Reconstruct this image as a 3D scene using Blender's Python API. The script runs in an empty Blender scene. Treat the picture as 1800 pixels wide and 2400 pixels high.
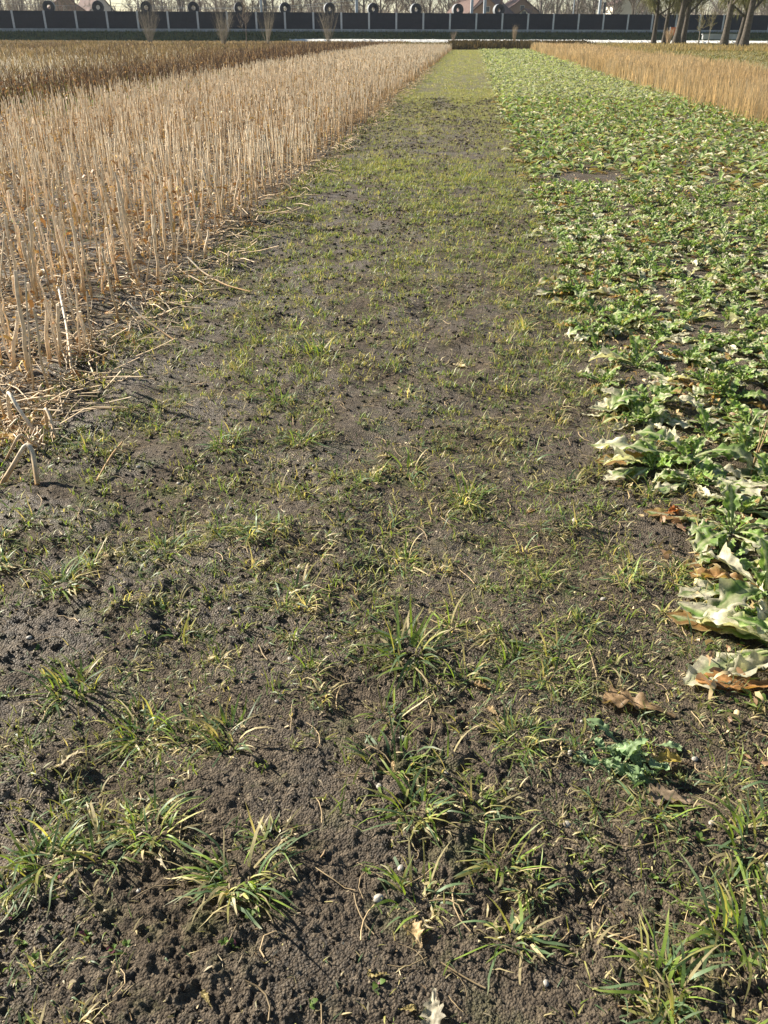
import bpy, math
import numpy as np
from mathutils import Vector, Matrix

# ------------------------------------------------------------------ camera, sky, sun, exposure
scene = bpy.context.scene
EYE = 1.6
YAW = math.atan(208 / 2293.0)          # the lens points a little left of the path
PITCH = math.atan(1127 / 1997.0)       # and well down at the ground
cam_data = bpy.data.cameras.new('camera')
cam_data.sensor_fit = 'VERTICAL'
cam_data.sensor_height = 36.0
cam_data.lens = 36.0 * 1997.0 / 2400.0
cam_data.clip_start = 0.05
cam_data.clip_end = 5000.0
cam = bpy.data.objects.new('camera', cam_data)
scene.collection.objects.link(cam)
cam.location = (0, 0, EYE)
cam.rotation_euler = (Matrix.Rotation(YAW, 3, 'Z') @ Matrix.Rotation(math.pi / 2 - PITCH, 3, 'X') @ Matrix.Rotation(math.radians(.12), 3, 'Z')).to_euler()
scene.camera = cam

SUN_EL = math.radians(27.0)
SUN_AZ = math.radians(-66.0)           # measured from +Y, negative to the left
world = bpy.data.worlds.new('World')
scene.world = world
world.use_nodes = True
wn = world.node_tree.nodes
bg = wn['Background']
sky = wn.new('ShaderNodeTexSky')
sky.sky_type = 'NISHITA'
sky.sun_disc = False
sky.sun_elevation = SUN_EL
sky.sun_rotation = SUN_AZ
sky.air_density = 1.0
sky.dust_density = 0.3
world.node_tree.links.new(sky.outputs[0], bg.inputs[0])
bg.inputs[1].default_value = 0.05
sun_data = bpy.data.lights.new('sun', 'SUN')
sun_data.energy = 5.0
sun_data.angle = math.radians(0.53)
sun_data.color = (1.0, 0.92, 0.79)
sun = bpy.data.objects.new('sun', sun_data)
scene.collection.objects.link(sun)
# the lamp shines along its -Z
sdir = Vector((math.sin(SUN_AZ) * math.cos(SUN_EL), math.cos(SUN_AZ) * math.cos(SUN_EL), math.sin(SUN_EL)))
sun.rotation_euler = sdir.to_track_quat('Z', 'Y').to_euler()
sun.location = sdir * 50
scene.cycles.use_denoising = True
scene.view_settings.view_transform = 'Standard'
scene.view_settings.look = 'None'
scene.view_settings.exposure = 1.3
scene.view_settings.gamma = 1.0
scene.view_settings.use_curve_mapping = False

rng = np.random.default_rng(7)
COL = scene.collection
def U(a, b, n=None): return rng.uniform(a, b, n)

# ------------------------------------------------------------------ numpy noise
def _hash(ix, iy, s):
    h = (ix.astype(np.int64) * 374761393 + iy.astype(np.int64) * 668265263 + s * 974634541) & 0xffffffff
    h = ((h ^ (h >> 13)) * 1274126177) & 0xffffffff
    h = (h ^ (h >> 16)) & 0xffffffff
    return h / 4294967295.0
def vnoise(x, y, s=0):
    ix, iy = np.floor(x), np.floor(y)
    fx, fy = x - ix, y - iy
    fx = fx * fx * (3 - 2 * fx); fy = fy * fy * (3 - 2 * fy)
    a = _hash(ix, iy, s); b = _hash(ix + 1, iy, s); c = _hash(ix, iy + 1, s); d = _hash(ix + 1, iy + 1, s)
    return (a * (1 - fx) + b * fx) * (1 - fy) + (c * (1 - fx) + d * fx) * fy
def worley(x, y, s=0):
    ix, iy = np.floor(x), np.floor(y)
    best = np.full(np.shape(x), 9.0)
    for dx in (-1, 0, 1):
        for dy in (-1, 0, 1):
            cx = ix + dx + _hash(ix + dx, iy + dy, s); cy = iy + dy + _hash(ix + dx, iy + dy, s + 17)
            best = np.minimum(best, (cx - x) ** 2 + (cy - y) ** 2)
    return np.sqrt(best)

def H(x, y):
    """height of the ground"""
    x = np.asarray(x, float); y = np.asarray(y, float)
    r = np.hypot(x, y)
    f1 = np.clip(1.3 - r / 22.0, 0, 1); f2 = np.clip(1.25 - r / 13.0, 0, 1); f3 = np.clip(1.2 - r / 7.0, 0, 1)
    wx = x + .03 * (vnoise(x * 9, y * 9, 5) - .5); wy = y + .03 * (vnoise(x * 9, y * 9, 6) - .5)
    h = .035 * (vnoise(x * .9, y * .7, 1) - .5) * np.clip(1.2 - r / 40, 0, 1)
    rough = np.clip((vnoise(x * 2.3, y * 2.3, 3) * .7 + vnoise(x * 7, y * 7, 21) * .3 - .3) * 2.6, .12, 1.25)
    h = h + f1 * .040 * (vnoise(wx * 5, wy * 5, 2) - .5)
    h = h + f1 * rough * .022 * (.6 - np.minimum(worley(wx * 11, wy * 11, 8), 1))
    h = h + f2 * rough * .013 * (.5 - np.minimum(worley(wx * 31, wy * 31, 9), 1))
    h = h + f3 * (.3 + .7 * rough) * .0085 * (.5 - np.minimum(worley(wx * 75, wy * 75, 10), 1))
    h = h + f3 * .0045 * (.5 - np.minimum(worley(wx * 125, wy * 125, 14), 1))
    h = h + f3 * .004 * (vnoise(x * 160, y * 160, 11) - .5)
    return h

# ------------------------------------------------------------------ mesh helpers
def mesh(name, parts, mats, smooth=True):
    """parts: list of (verts Nx3, faces MxK, cols Nx3, material index)"""
    vs, cs, ls, lt, mi = [], [], [], [], []
    off = 0
    for p in parts:
        v, f, c = p[0].reshape(-1, 3), np.asarray(p[1]), p[2]
        c = np.broadcast_to(np.asarray(c, float), v.shape) if np.ndim(c) == 1 else np.asarray(c).reshape(-1, 3)
        vs.append(v); cs.append(c)
        ls.append((f + off).ravel()); lt.append(np.full(len(f), f.shape[1])); mi.append(np.full(len(f), p[3] if len(p) > 3 else 0))
        off += len(v)
    vs = np.concatenate(vs); cs = np.concatenate(cs); ls = np.concatenate(ls); lt = np.concatenate(lt); mi = np.concatenate(mi)
    me = bpy.data.meshes.new(name)
    me.vertices.add(len(vs)); me.vertices.foreach_set('co', vs.astype(np.float32).ravel())
    me.loops.add(len(ls)); me.loops.foreach_set('vertex_index', ls.astype(np.int32))
    me.polygons.add(len(lt))
    st = np.concatenate(([0], np.cumsum(lt)[:-1]))
    me.polygons.foreach_set('loop_start', st.astype(np.int32))
    me.polygons.foreach_set('loop_total', lt.astype(np.int32))
    me.polygons.foreach_set('material_index', mi.astype(np.int32))
    me.polygons.foreach_set('use_smooth', np.full(len(lt), smooth))
    for m in (mats if isinstance(mats, (list, tuple)) else [mats]): me.materials.append(m)
    at = me.color_attributes.new('Col', 'FLOAT_COLOR', 'POINT')
    at.data.foreach_set('color', np.concatenate([cs, np.ones((len(cs), 1))], 1).astype(np.float32).ravel())
    me.update(calc_edges=True)
    return me

def tag(o, label=None, cat=None, group=None, kind=None):
    if label: o['label'] = label
    if cat: o['category'] = cat
    if group: o['group'] = group
    if kind: o['kind'] = kind
    return o
def obj(name, me, parent=None, loc=(0, 0, 0), rot=(0, 0, 0), scale=1.0):
    o = bpy.data.objects.new(name, me)
    COL.objects.link(o)
    o.location = loc; o.rotation_euler = rot
    o.scale = (scale,) * 3 if np.isscalar(scale) else scale
    if parent is not None: o.parent = parent
    return o
def empty(name, loc=(0, 0, 0), rz=0.0, scale=1.0):
    o = obj(name, None, None, loc, (0, 0, rz), scale)
    o.empty_display_size = .1
    return o
def norm(a):
    return a / np.maximum(np.linalg.norm(a, axis=-1, keepdims=True), 1e-9)

def ribbons(P, side, w, col):
    """P (N,S,3) centre lines, side (N,3)|(N,S,3), w (N,S), col (N,S,3)"""
    N, S = P.shape[:2]
    if side.ndim == 2: side = side[:, None, :]
    a = P - side * w[..., None]; b = P + side * w[..., None]
    V = np.stack([a, b], 2)                                     # N,S,2,3
    idx = np.arange(N * S * 2).reshape(N, S, 2)
    F = np.stack([idx[:, :-1, 0], idx[:, :-1, 1], idx[:, 1:, 1], idx[:, 1:, 0]], -1).reshape(-1, 4)
    C = np.repeat(np.broadcast_to(col, (N, S, 3))[:, :, None, :], 2, 2)
    return V.reshape(-1, 3), F, C.reshape(-1, 3)

def tubes(P, r, k, col, cap=True):
    N, S = P.shape[:2]
    T = np.empty_like(P); T[:, 1:-1] = P[:, 2:] - P[:, :-2]; T[:, 0] = P[:, 1] - P[:, 0]; T[:, -1] = P[:, -1] - P[:, -2]
    T = norm(T)
    up = np.where(np.abs(T[:, :1, 2:3]) > .8, np.array([1., 0, 0]), np.array([0, 0, 1.]))
    A = norm(np.cross(T, np.broadcast_to(up, T.shape))); B = np.cross(T, A)
    an = np.arange(k) * 2 * math.pi / k
    V = P[:, :, None] + r[:, :, None, None] * (A[:, :, None] * np.cos(an)[:, None] + B[:, :, None] * np.sin(an)[:, None])
    idx = np.arange(N * S * k).reshape(N, S, k); nx = np.roll(idx, -1, 2)
    F = np.stack([idx[:, :-1], nx[:, :-1], nx[:, 1:], idx[:, 1:]], -1).reshape(-1, 4)
    C = np.repeat(np.broadcast_to(col, (N, S, 3))[:, :, None, :], k, 2)
    out = [(V.reshape(-1, 3), F, C.reshape(-1, 3))]
    if cap and k == 4 or cap and k == 3:
        out.append((V[:, -1].reshape(-1, 3), np.arange(N * k).reshape(N, k), C[:, -1].reshape(-1, 3)))
    elif cap:
        v = V[:, -1].reshape(-1, 3)
        out.append((v, np.arange(N * k).reshape(N, k), C[:, -1].reshape(-1, 3)))
    return out

def box(x0, x1, y0, y1, z0, z1, col=(1, 1, 1)):
    v = np.array([[x, y, z] for z in (z0, z1) for y in (y0, y1) for x in (x0, x1)], float)
    f = np.array([[0, 2, 3, 1], [4, 5, 7, 6], [0, 1, 5, 4], [2, 6, 7, 3], [0, 4, 6, 2], [1, 3, 7, 5]])
    return v, f, np.array(col, float)

# ------------------------------------------------------------------ materials
def new_mat(name):
    m = bpy.data.materials.new(name); m.use_nodes = True
    nt = m.node_tree
    return m, nt, nt.nodes, nt.links, nt.nodes['Principled BSDF']

def leaf_mat(name, trans=.35, rough=.45, spec=.4, vary=.12, noise_scale=60, noise_amt=.25, tint=(1.15, 1.1, .6), bump=.0):
    m, nt, n, l, p = new_mat(name)
    a = n.new('ShaderNodeAttribute'); a.attribute_name = 'Col'
    oi = n.new('ShaderNodeObjectInfo')
    tc = n.new('ShaderNodeTexCoord')
    no = n.new('ShaderNodeTexNoise'); no.inputs['Scale'].default_value = noise_scale; no.inputs['Detail'].default_value = 3
    l.new(tc.outputs['Object'], no.inputs['Vector'])
    mr = n.new('ShaderNodeMapRange'); mr.inputs[1].default_value = .3; mr.inputs[2].default_value = .7
    mr.inputs[3].default_value = 1 - noise_amt; mr.inputs[4].default_value = 1 + noise_amt
    l.new(no.outputs[0], mr.inputs[0])
    mo = n.new('ShaderNodeMapRange'); mo.inputs[3].default_value = 1 - vary; mo.inputs[4].default_value = 1 + vary
    l.new(oi.outputs['Random'], mo.inputs[0])
    mu = n.new('ShaderNodeMath'); mu.operation = 'MULTIPLY'
    l.new(mr.outputs[0], mu.inputs[0]); l.new(mo.outputs[0], mu.inputs[1])
    vm = n.new('ShaderNodeVectorMath'); vm.operation = 'SCALE'
    l.new(a.outputs['Color'], vm.inputs[0]); l.new(mu.outputs[0], vm.inputs['Scale'])
    l.new(vm.outputs[0], p.inputs['Base Color'])
    p.inputs['Roughness'].default_value = rough
    p.inputs['Specular IOR Level'].default_value = spec
    if bump:
        b = n.new('ShaderNodeBump'); b.inputs['Strength'].default_value = bump; b.inputs['Distance'].default_value = .004
        l.new(no.outputs[0], b.inputs['Height']); l.new(b.outputs[0], p.inputs['Normal'])
    if trans > 0:
        tr = n.new('ShaderNodeBsdfTranslucent')
        vt = n.new('ShaderNodeVectorMath'); vt.operation = 'MULTIPLY'; vt.inputs[1].default_value = tint
        l.new(vm.outputs[0], vt.inputs[0]); l.new(vt.outputs[0], tr.inputs['Color'])
        mx = n.new('ShaderNodeMixShader'); mx.inputs[0].default_value = trans
        l.new(p.outputs[0], mx.inputs[1]); l.new(tr.outputs[0], mx.inputs[2])
        l.new(mx.outputs[0], n['Material Output'].inputs[0])
    return m

M_GRASS = leaf_mat('grass_blade', .42, .45, .3, .18, 90, .2, (1.3, 1.25, .55))
M_STRAW = leaf_mat('dry_straw', .12, .55, .35, .16, 40, .25, (1.1, .9, .6))
M_CROP = leaf_mat('crop_leaf', .36, .5, .3, .2, 70, .35, (1.1, 1.15, .65), bump=.6)
M_REED = leaf_mat('reed', .25, .6, .2, .1, 3, .2, (1.1, .9, .6))
M_BARK = leaf_mat('bark', 0, .85, .15, .15, 6, .4)
M_TWIG = leaf_mat('twig', .15, .7, .2, .15, 2, .2, (1, 1, .7))

def soil_mat():
    m, nt, n, l, p = new_mat('field_soil')
    geo = n.new('ShaderNodeNewGeometry')
    def noise(scale, detail=4, rough=.55, dist=0):
        k = n.new('ShaderNodeTexNoise'); k.inputs['Scale'].default_value = scale
        k.inputs['Detail'].default_value = detail; k.inputs['Roughness'].default_value = rough
        k.inputs['Distortion'].default_value = dist
        l.new(geo.outputs['Position'], k.inputs['Vector']); return k.outputs[0]
    def ramp(src, stops):
        r = n.new('ShaderNodeValToRGB'); e = r.color_ramp.elements
        while len(e) < len(stops): e.new(.5)
        for i, (po, c) in enumerate(stops): e[i].position = po; e[i].color = (*c, 1)
        l.new(src, r.inputs[0]); return r.outputs[0]
    def mrange(src, a, b, c=0., d=1.):
        r = n.new('ShaderNodeMapRange'); r.interpolation_type = 'SMOOTHSTEP'
        r.inputs[1].default_value = a; r.inputs[2].default_value = b; r.inputs[3].default_value = c; r.inputs[4].default_value = d
        l.new(src, r.inputs[0]); return r.outputs[0]
    def mix(f, a, b):
        x = n.new('ShaderNodeMix'); x.data_type = 'RGBA'
        if isinstance(f, float): x.inputs[0].default_value = f
        else: l.new(f, x.inputs[0])
        for s, v in ((6, a), (7, b)):
            if isinstance(v, tuple): x.inputs[s].default_value = (*v, 1)
            else: l.new(v, x.inputs[s])
        return x.outputs[2]
    def mul(a, b):
        x = n.new('ShaderNodeMath'); x.operation = 'MULTIPLY'
        for s, v in ((0, a), (1, b)):
            if isinstance(v, float): x.inputs[s].default_value = v
            else: l.new(v, x.inputs[s])
        return x.outputs[0]
    fine = noise(45, 6, .7)
    soil = ramp(fine, [(.3, (.022, .015, .009)), (.5, (.092, .068, .043)), (.72, (.25, .195, .13))])
    big = noise(1.6, 3)
    soil = mix(mrange(big, .35, .65), soil, mix(.3, soil, (.125, .097, .068)))
    moss = mul(mrange(noise(6, 5, .65), .52, .66), mrange(noise(1.1, 3), .36, .6))
    soil = mix(mul(moss, .6), soil, (.095, .105, .032))
    sep = n.new('ShaderNodeSeparateXYZ'); l.new(geo.outputs['Position'], sep.inputs[0])
    # far along the path the ground is a green sward
    far = mrange(sep.outputs[1], 12, 45)
    sward = ramp(noise(3, 5), [(.3, (.15, .135, .055)), (.7, (.24, .22, .085))])
    soil = mix(mul(far, .85), soil, sward)
    # meadow beyond the strips, left and right, and the verge
    brown = ramp(noise(.25, 5), [(.3, (.24, .185, .095)), (.5, (.30, .235, .13)), (.75, (.25, .215, .10))])
    green = ramp(noise(.2, 5), [(.3, (.20, .21, .075)), (.7, (.29, .26, .12))])
    soil = mix(mrange(sep.outputs[0], -10.5, -13.5), soil, brown)
    soil = mix(mrange(sep.outputs[0], 10.5, 12.5), soil, green)
    soil = mix(mrange(sep.outputs[1], 97, 100), soil, mix(mrange(sep.outputs[0], -12, 4), brown, green))
    l.new(soil, p.inputs['Base Color'])
    l.new(mrange(noise(2.2, 4), .40, .62, .55, .95), p.inputs['Roughness'])
    p.inputs['Specular IOR Level'].default_value = .35
    b = n.new('ShaderNodeBump'); b.inputs['Strength'].default_value = 1.0; b.inputs['Distance'].default_value = .009
    vo = n.new('ShaderNodeTexVoronoi'); vo.inputs['Scale'].default_value = 170
    l.new(geo.outputs['Position'], vo.inputs['Vector'])
    s = n.new('ShaderNodeMath'); s.operation = 'SUBTRACT'
    l.new(noise(160, 5, .7), s.inputs[0]); l.new(vo.outputs[0], s.inputs[1]); l.new(s.outputs[0], b.inputs['Height'])
    l.new(b.outputs[0], p.inputs['Normal'])
    return m
M_SOIL = soil_mat()

def plain_mat(name, col, rough=.6, metal=0., spec=.4, nscale=8., namt=.15, bump=0.):
    m, nt, n, l, p = new_mat(name)
    geo = n.new('ShaderNodeTexCoord')
    no = n.new('ShaderNodeTexNoise'); no.inputs['Scale'].default_value = nscale; no.inputs['Detail'].default_value = 5
    l.new(geo.outputs['Object'], no.inputs['Vector'])
    r = n.new('ShaderNodeValToRGB')
    r.color_ramp.elements[0].position = .3; r.color_ramp.elements[1].position = .7
    r.color_ramp.elements[0].color = (*[c * (1 - namt) for c in col], 1)
    r.color_ramp.elements[1].color = (*[min(c * (1 + namt), 1) for c in col], 1)
    l.new(no.outputs[0], r.inputs[0]); l.new(r.outputs[0], p.inputs['Base Color'])
    p.inputs['Roughness'].default_value = rough; p.inputs['Metallic'].default_value = metal
    p.inputs['Specular IOR Level'].default_value = spec
    if bump:
        b = n.new('ShaderNodeBump'); b.inputs['Strength'].default_value = bump; b.inputs['Distance'].default_value = .05
        l.new(no.outputs[0], b.inputs['Height']); l.new(b.outputs[0], p.inputs['Normal'])
    return m
M_PANEL = plain_mat('barrier_panel', (.013, .017, .028), .75, spec=.2, nscale=2.5, namt=.25)
M_POST = plain_mat('galvanised_steel', (.42, .44, .47), .5, .3, nscale=3)
M_CONC = plain_mat('concrete', (.34, .35, .35), .8, nscale=1.2, namt=.2)
M_BANK = plain_mat('bank_grass', (.075, .095, .040), .9, spec=.1, nscale=.8, namt=.4, bump=.6)
M_TRACK = plain_mat('pale_gravel', (.78, .75, .69), .8, spec=.2, nscale=3, namt=.3)
M_COIL = plain_mat('coil_steel', (.02, .02, .024), .6, 0., nscale=5)
M_COILRIM = plain_mat('coil_wrap', (.22, .23, .24), .5, .1, nscale=5)
M_SNOW = plain_mat('old_snow', (.78, .80, .84), .7, spec=.2, nscale=6, namt=.08)
M_STONE = plain_mat('pebble', (.36, .33, .28), .6, nscale=40, namt=.3)
M_WALLW = plain_mat('house_render', (.66, .61, .53), .9, spec=.1, nscale=.6, namt=.08)
M_WALLB = plain_mat('house_brick', (.33, .22, .16), .9, spec=.1, nscale=.6, namt=.1)
M_ROOF = plain_mat('roof_tile', (.15, .10, .085), .85, spec=.2, nscale=.8, namt=.2)
M_GLASS = plain_mat('window_glass', (.05, .06, .075), .15, nscale=1)
M_ORANGE = plain_mat('orange_sign', (.55, .13, .045), .6, nscale=3)
M_WIRE = plain_mat('wire', (.45, .44, .42), .5, .2)
M_CLOD = M_SOIL

# ------------------------------------------------------------------ frame of the railway: axes of the noise barrier
Fh = np.array([-math.sin(YAW), math.cos(YAW)]); Rh = np.array([math.cos(YAW), math.sin(YAW)])
TH = math.atan(.22)
WD = Rh * math.cos(TH) + Fh * math.sin(TH)         # along the barrier, to the right
WN = np.array([-WD[1], WD[0]])                     # away from the fields
W0 = Fh * 174.0
WANG = math.atan2(WD[1], WD[0])
def wall_pt(s, d=0.): return W0 + WD * s + WN * d
def fan(u, z): return Rh * (u * z) + Fh * z        # u: tangent to the right of the lens axis

# ------------------------------------------------------------------ ground
def build_ground():
    yawd = math.degrees(YAW)
    dense = np.linspace(-46, 46, 520)
    coarse = np.arange(52, 308.1, 8)
    ang = np.radians(np.concatenate([dense, coarse]) - yawd)
    k = 1.5 / 852; t1 = math.atan(2.6 / EYE)
    th = np.concatenate([np.arange(math.atan(.3 / EYE), t1, k), np.arange(t1, math.pi / 2 - .0012, k * 1.8)])
    r = EYE * np.tan(th)
    r = np.concatenate([r[r < 880], [900.]])
    A, Rr = np.meshgrid(ang, r)
    X = Rr * np.sin(A); Y = Rr * np.cos(A)
    Z = H(X, Y)
    n, mth = len(r), len(ang)
    V = np.stack([X, Y, Z], -1).reshape(-1, 3)
    idx = np.arange(n * mth).reshape(n, mth); nx = np.roll(idx, -1, 1)
    F = np.stack([idx[:-1], nx[:-1], nx[1:], idx[1:]], -1).reshape(-1, 4)[:, ::-1]
    cv = np.concatenate([V[:mth], [[0, 0, float(H(0, 0))]]])
    cf = np.stack([np.roll(np.arange(mth), -1), np.arange(mth), np.full(mth, mth)], -1)
    me = mesh('ground', [(V, F, (1, 1, 1)), (cv, cf, (1, 1, 1))], M_SOIL)
    o = obj('ground', me); tag(o, kind='structure')
    return o
build_ground()
def hz(x, y): return float(H(np.array([x]), np.array([y]))[0])

# gravel track in front of the bank
TRK = np.array([(-190, 214), (-140, 197), (-90, 181), (-41, 167), (-15, 163.5), (13.6, 161.5), (28, 158), (41, 153), (62, 146), (110, 132)], float)
def build_track():
    n = 240
    t = np.linspace(0, len(TRK) - 1, n); i = np.minimum(t.astype(int), len(TRK) - 2); fr = (t - i)[:, None]
    P = TRK[i] * (1 - fr) + TRK[i + 1] * fr
    for _ in range(8): P[1:-1] = (P[:-2] + P[2:]) / 2
    T = norm(np.gradient(P, axis=0)); N = np.stack([-T[:, 1], T[:, 0]], 1)
    offs = [-1.9, -1.5, -.5, .5, 1.5, 1.9]; zs = [0.004, .34, .40, .40, .34, .004]
    V = np.zeros((n, 6, 3))
    for k in range(6):
        V[:, k, :2] = P + N * (offs[k] + .15 * (vnoise(P[:, 0], P[:, 1] + k * 7, 3) - .5))[:, None] if np.ndim(offs[k]) else P + N * offs[k]
        V[:, k, 2] = zs[k] + (.05 * (vnoise(P[:, 0] * 2, P[:, 1] * 2 + k, 4) - .5) if 0 < k < 5 else 0)
    idx = np.arange(n * 6).reshape(n, 6)
    F = np.stack([idx[:-1, :-1], idx[1:, :-1], idx[1:, 1:], idx[:-1, 1:]], -1).reshape(-1, 4)
    tag(obj('gravel_track', mesh('gravel_track', [(V.reshape(-1, 3), F[:, ::-1], (1, 1, 1))], M_TRACK)), kind='structure')
    # loose pale stones along its edge
    k = 900
    j = rng.integers(0, n, k); q = P[j] + N[j] * U(-2.1, -.2, k)[:, None]
    parts = []
    V = []; F = []
    base = np.array([[1, 0, 0], [0, 1, 0], [-1, 0, 0], [0, -1, 0], [0, 0, 1]], float)
    for a in range(k):
        s = U(.06, .16); V.append(base * s * np.array([1, U(.7, 1.2), U(.7, 1.4)]) + [q[a, 0], q[a, 1], .33])
        o = a * 5; F += [[o, o + 1, o + 4], [o + 1, o + 2, o + 4], [o + 2, o + 3, o + 4], [o + 3, o, o + 4]]
    tag(obj('track_stones', mesh('track_stones', [(np.concatenate(V), np.array(F), (1, 1, 1))], M_TRACK, False)),
        'loose pale stones scattered along the edge of the gravel track', 'stones', kind='stuff')
build_track()

# bank that carries the barrier
def build_bank():
    s = np.arange(-150, 150.1, 1.5)
    d_foot = np.interp(s, [-150, 0, 25, 45, 70, 150], [4.7, 4.7, 5, 5.5, 6, 7])
    prof = [(0.0, -.15), (.06, .06), (.25, .42), (.5, .85), (.75, 1.2), (.93, 1.42), (1.0, 1.46)]
    rows = []
    for v, zz in prof:
        d = -(d_foot * (1 - v) + 1.0 * v)
        q = W0 + WD * s[:, None] + WN * d[:, None]
        z = zz + (.12 * (vnoise(s * .7, s * 0 + v * 9, 3) - .5) if 0 < v < 1 else 0)
        rows.append(np.concatenate([q, np.broadcast_to(np.asarray(z, float).reshape(-1, 1) if np.ndim(z) else z, (len(s), 1))], 1))
    for d, zz in ((3., 1.46), (30., 1.46), (40., -.2)):
        q = W0 + WD * s[:, None] + WN * d
        rows.append(np.concatenate([q, np.full((len(s), 1), zz)], 1))
    V = np.stack(rows, 0)
    n, m = V.shape[:2]
    idx = np.arange(n * m).reshape(n, m)
    F = np.stack([idx[:-1, :-1], idx[:-1, 1:], idx[1:, 1:], idx[1:, :-1]], -1).reshape(-1, 4)
    tag(obj('embankment', mesh('embankment', [(V.reshape(-1, 3), F, (1, 1, 1))], M_BANK)), kind='structure')
    # rank grass on the slope
    k = 26000
    ss = U(-130, 130, k); vv = U(0, .98, k) ** .8
    df = np.interp(ss, [-150, 0, 25, 45, 70, 150], [4.7, 4.7, 5, 5.5, 6, 7])
    d = -(df * (1 - vv) + 1.0 * vv)
    q = W0 + WD * ss[:, None] + WN * d[:, None]
    z = np.interp(vv, [p[0] for p in prof], [p[1] for p in prof]) - .05
    L = U(.15, .45, k); az = U(0, 6.28, k)
    b0 = np.concatenate([q, z[:, None]], 1)
    P = np.stack([b0, b0 + np.stack([np.cos(az) * L * .3, np.sin(az) * L * .3, L], 1)], 1)
    col = np.array([.085, .11, .04]) * U(.6, 1.4, k)[:, None] + np.array([.06, .03, 0]) * (U(0, 1, k) > .75)[:, None]
    w = np.stack([np.full(k, .05), np.full(k, .012)], 1)
    sd = np.stack([np.cos(az + 1.57), np.sin(az + 1.57), az * 0], 1)
    tag(obj('bank_grass', mesh('bank_grass', [ribbons(P, sd, w, np.repeat(col[:, None], 2, 1))], M_GRASS)),
        'dark shaded rank grass covering the bank below the barrier', 'grass', kind='stuff')
build_bank()

# ------------------------------------------------------------------ noise barrier
def build_barrier():
    root = empty('noise_barrier', (W0[0], W0[1], 1.46), WANG)
    tag(root, 'long dark noise barrier of grey posts and navy panels along the bank', 'noise barrier')
    L = 4.94; s0 = -62.2
    zb, zp, zt = -.25, .44, 2.96                    # plinth bottom / top, panel top
    pb = [box(-.11, .11, -.13, .13, zb - .2, zt + .03), box(-.16, .16, -.155, -.13, zb - .2, zt + .03), box(-.16, .16, .13, .155, zb - .2, zt + .03)]
    post = mesh('post', pb, M_POST, False)
    # a panel is a stack of absorber cassettes with a shallow joint between
    parts = []
    nz = 5; hh = (zt - zp) / nz
    for k in range(nz): parts.append(box(.115, L - .115, -.07, .07, zp + k * hh + .012, zp + (k + 1) * hh - .012))
    parts.append(box(.12, L - .12, -.045, .045, zp + .005, zt - .02))
    panel = mesh('panel', parts, M_PANEL, False)
    pl = mesh('plinth_board', [box(.115, L - .115, -.09, .09, zb, zp)], M_CONC, False)
    for k in range(-10, 36):
        s = s0 + k * L
        obj('post', post, root, (s, 0, 0))
        obj('panel', panel, root, (s, 0, 0), (0, 0, 0), (1, 1, 1))
        obj('plinth_board', pl, root, (s, 0, 0))
build_barrier()

# ------------------------------------------------------------------ coils on a flat wagon behind the barrier
def ring_mesh():
    n = 40; ro, ri, hl = .98, .36, .62
    a = np.arange(n) * 2 * math.pi / n
    def circ(r, y): return np.stack([r * np.cos(a), np.full(n, y), r * np.sin(a)], 1)
    rings = [circ(ri, -hl), circ(ri, hl), circ(ro - .05, hl), circ(ro, hl - .05), circ(ro, -hl + .05), circ(ro - .05, -hl)]
    V = np.concatenate(rings); F = []; 
    for k in range(6):
        i0, i1 = k * n, ((k + 1) % 6) * n
        for j in range(n): F.append([i0 + j, i1 + j, i1 + (j + 1) % n, i0 + (j + 1) % n])
    return V, np.array(F)
ords = ['leftmost', 'second from left', 'third from left', 'fourth from left', 'fifth from left', 'sixth from left', 'fifth from right',
        'fourth from right', 'third from right', 'second from right', 'rightmost']
def build_coils():
    V, F = ring_mesh(); n = 40
    body = mesh('coil_body', [(V, np.concatenate([F[:n * 2], F[n * 4:]]), (1, 1, 1))], M_COIL)
    wrap = mesh('outer_wrap', [(V * np.array([1.001, 1, 1.001]), F[n * 2:n * 4], (1, 1, 1))], M_COILRIM)
    d = 5.5; zc = 5.05
    xs = [87, 207, 318, 436, 545, 655, 759, 866, 965, 1068, 1164]
    # evenly spaced along the wagons
    for k in range(11):
        s = -56.9 + k * 7.98
        q = wall_pt(s, d)
        e = empty('steel_coil', (q[0], q[1], zc - .98), WANG)
        tag(e, 'dark hollow steel coil showing above the barrier, ' + ords[k] + ' of eleven', 'coil', 'coils behind the noise barrier')
        b = obj('coil_body', body, e, (0, 0, .98)); obj('outer_wrap', wrap, e, (0, 0, .98))
    # the wagon deck they sit on, hidden by the barrier
    e = empty('flat_wagon', (*wall_pt(-17, d), 1.46), WANG)
    tag(e, 'flat wagon under the coils, hidden behind the barrier', 'wagon')
    obj('deck', mesh('deck', [box(-44, 44, -1.3, 1.3, 1.9, zc - .98 - 1.46)], M_COIL, False), e)
    for k in range(8):
        obj('bogie', mesh('bogie', [box(-1.2, 1.2, -.9, .9, 0, 1.9)], M_COIL, False), e, (-42 + k * 12, 0, 0))
build_coils()

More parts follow.
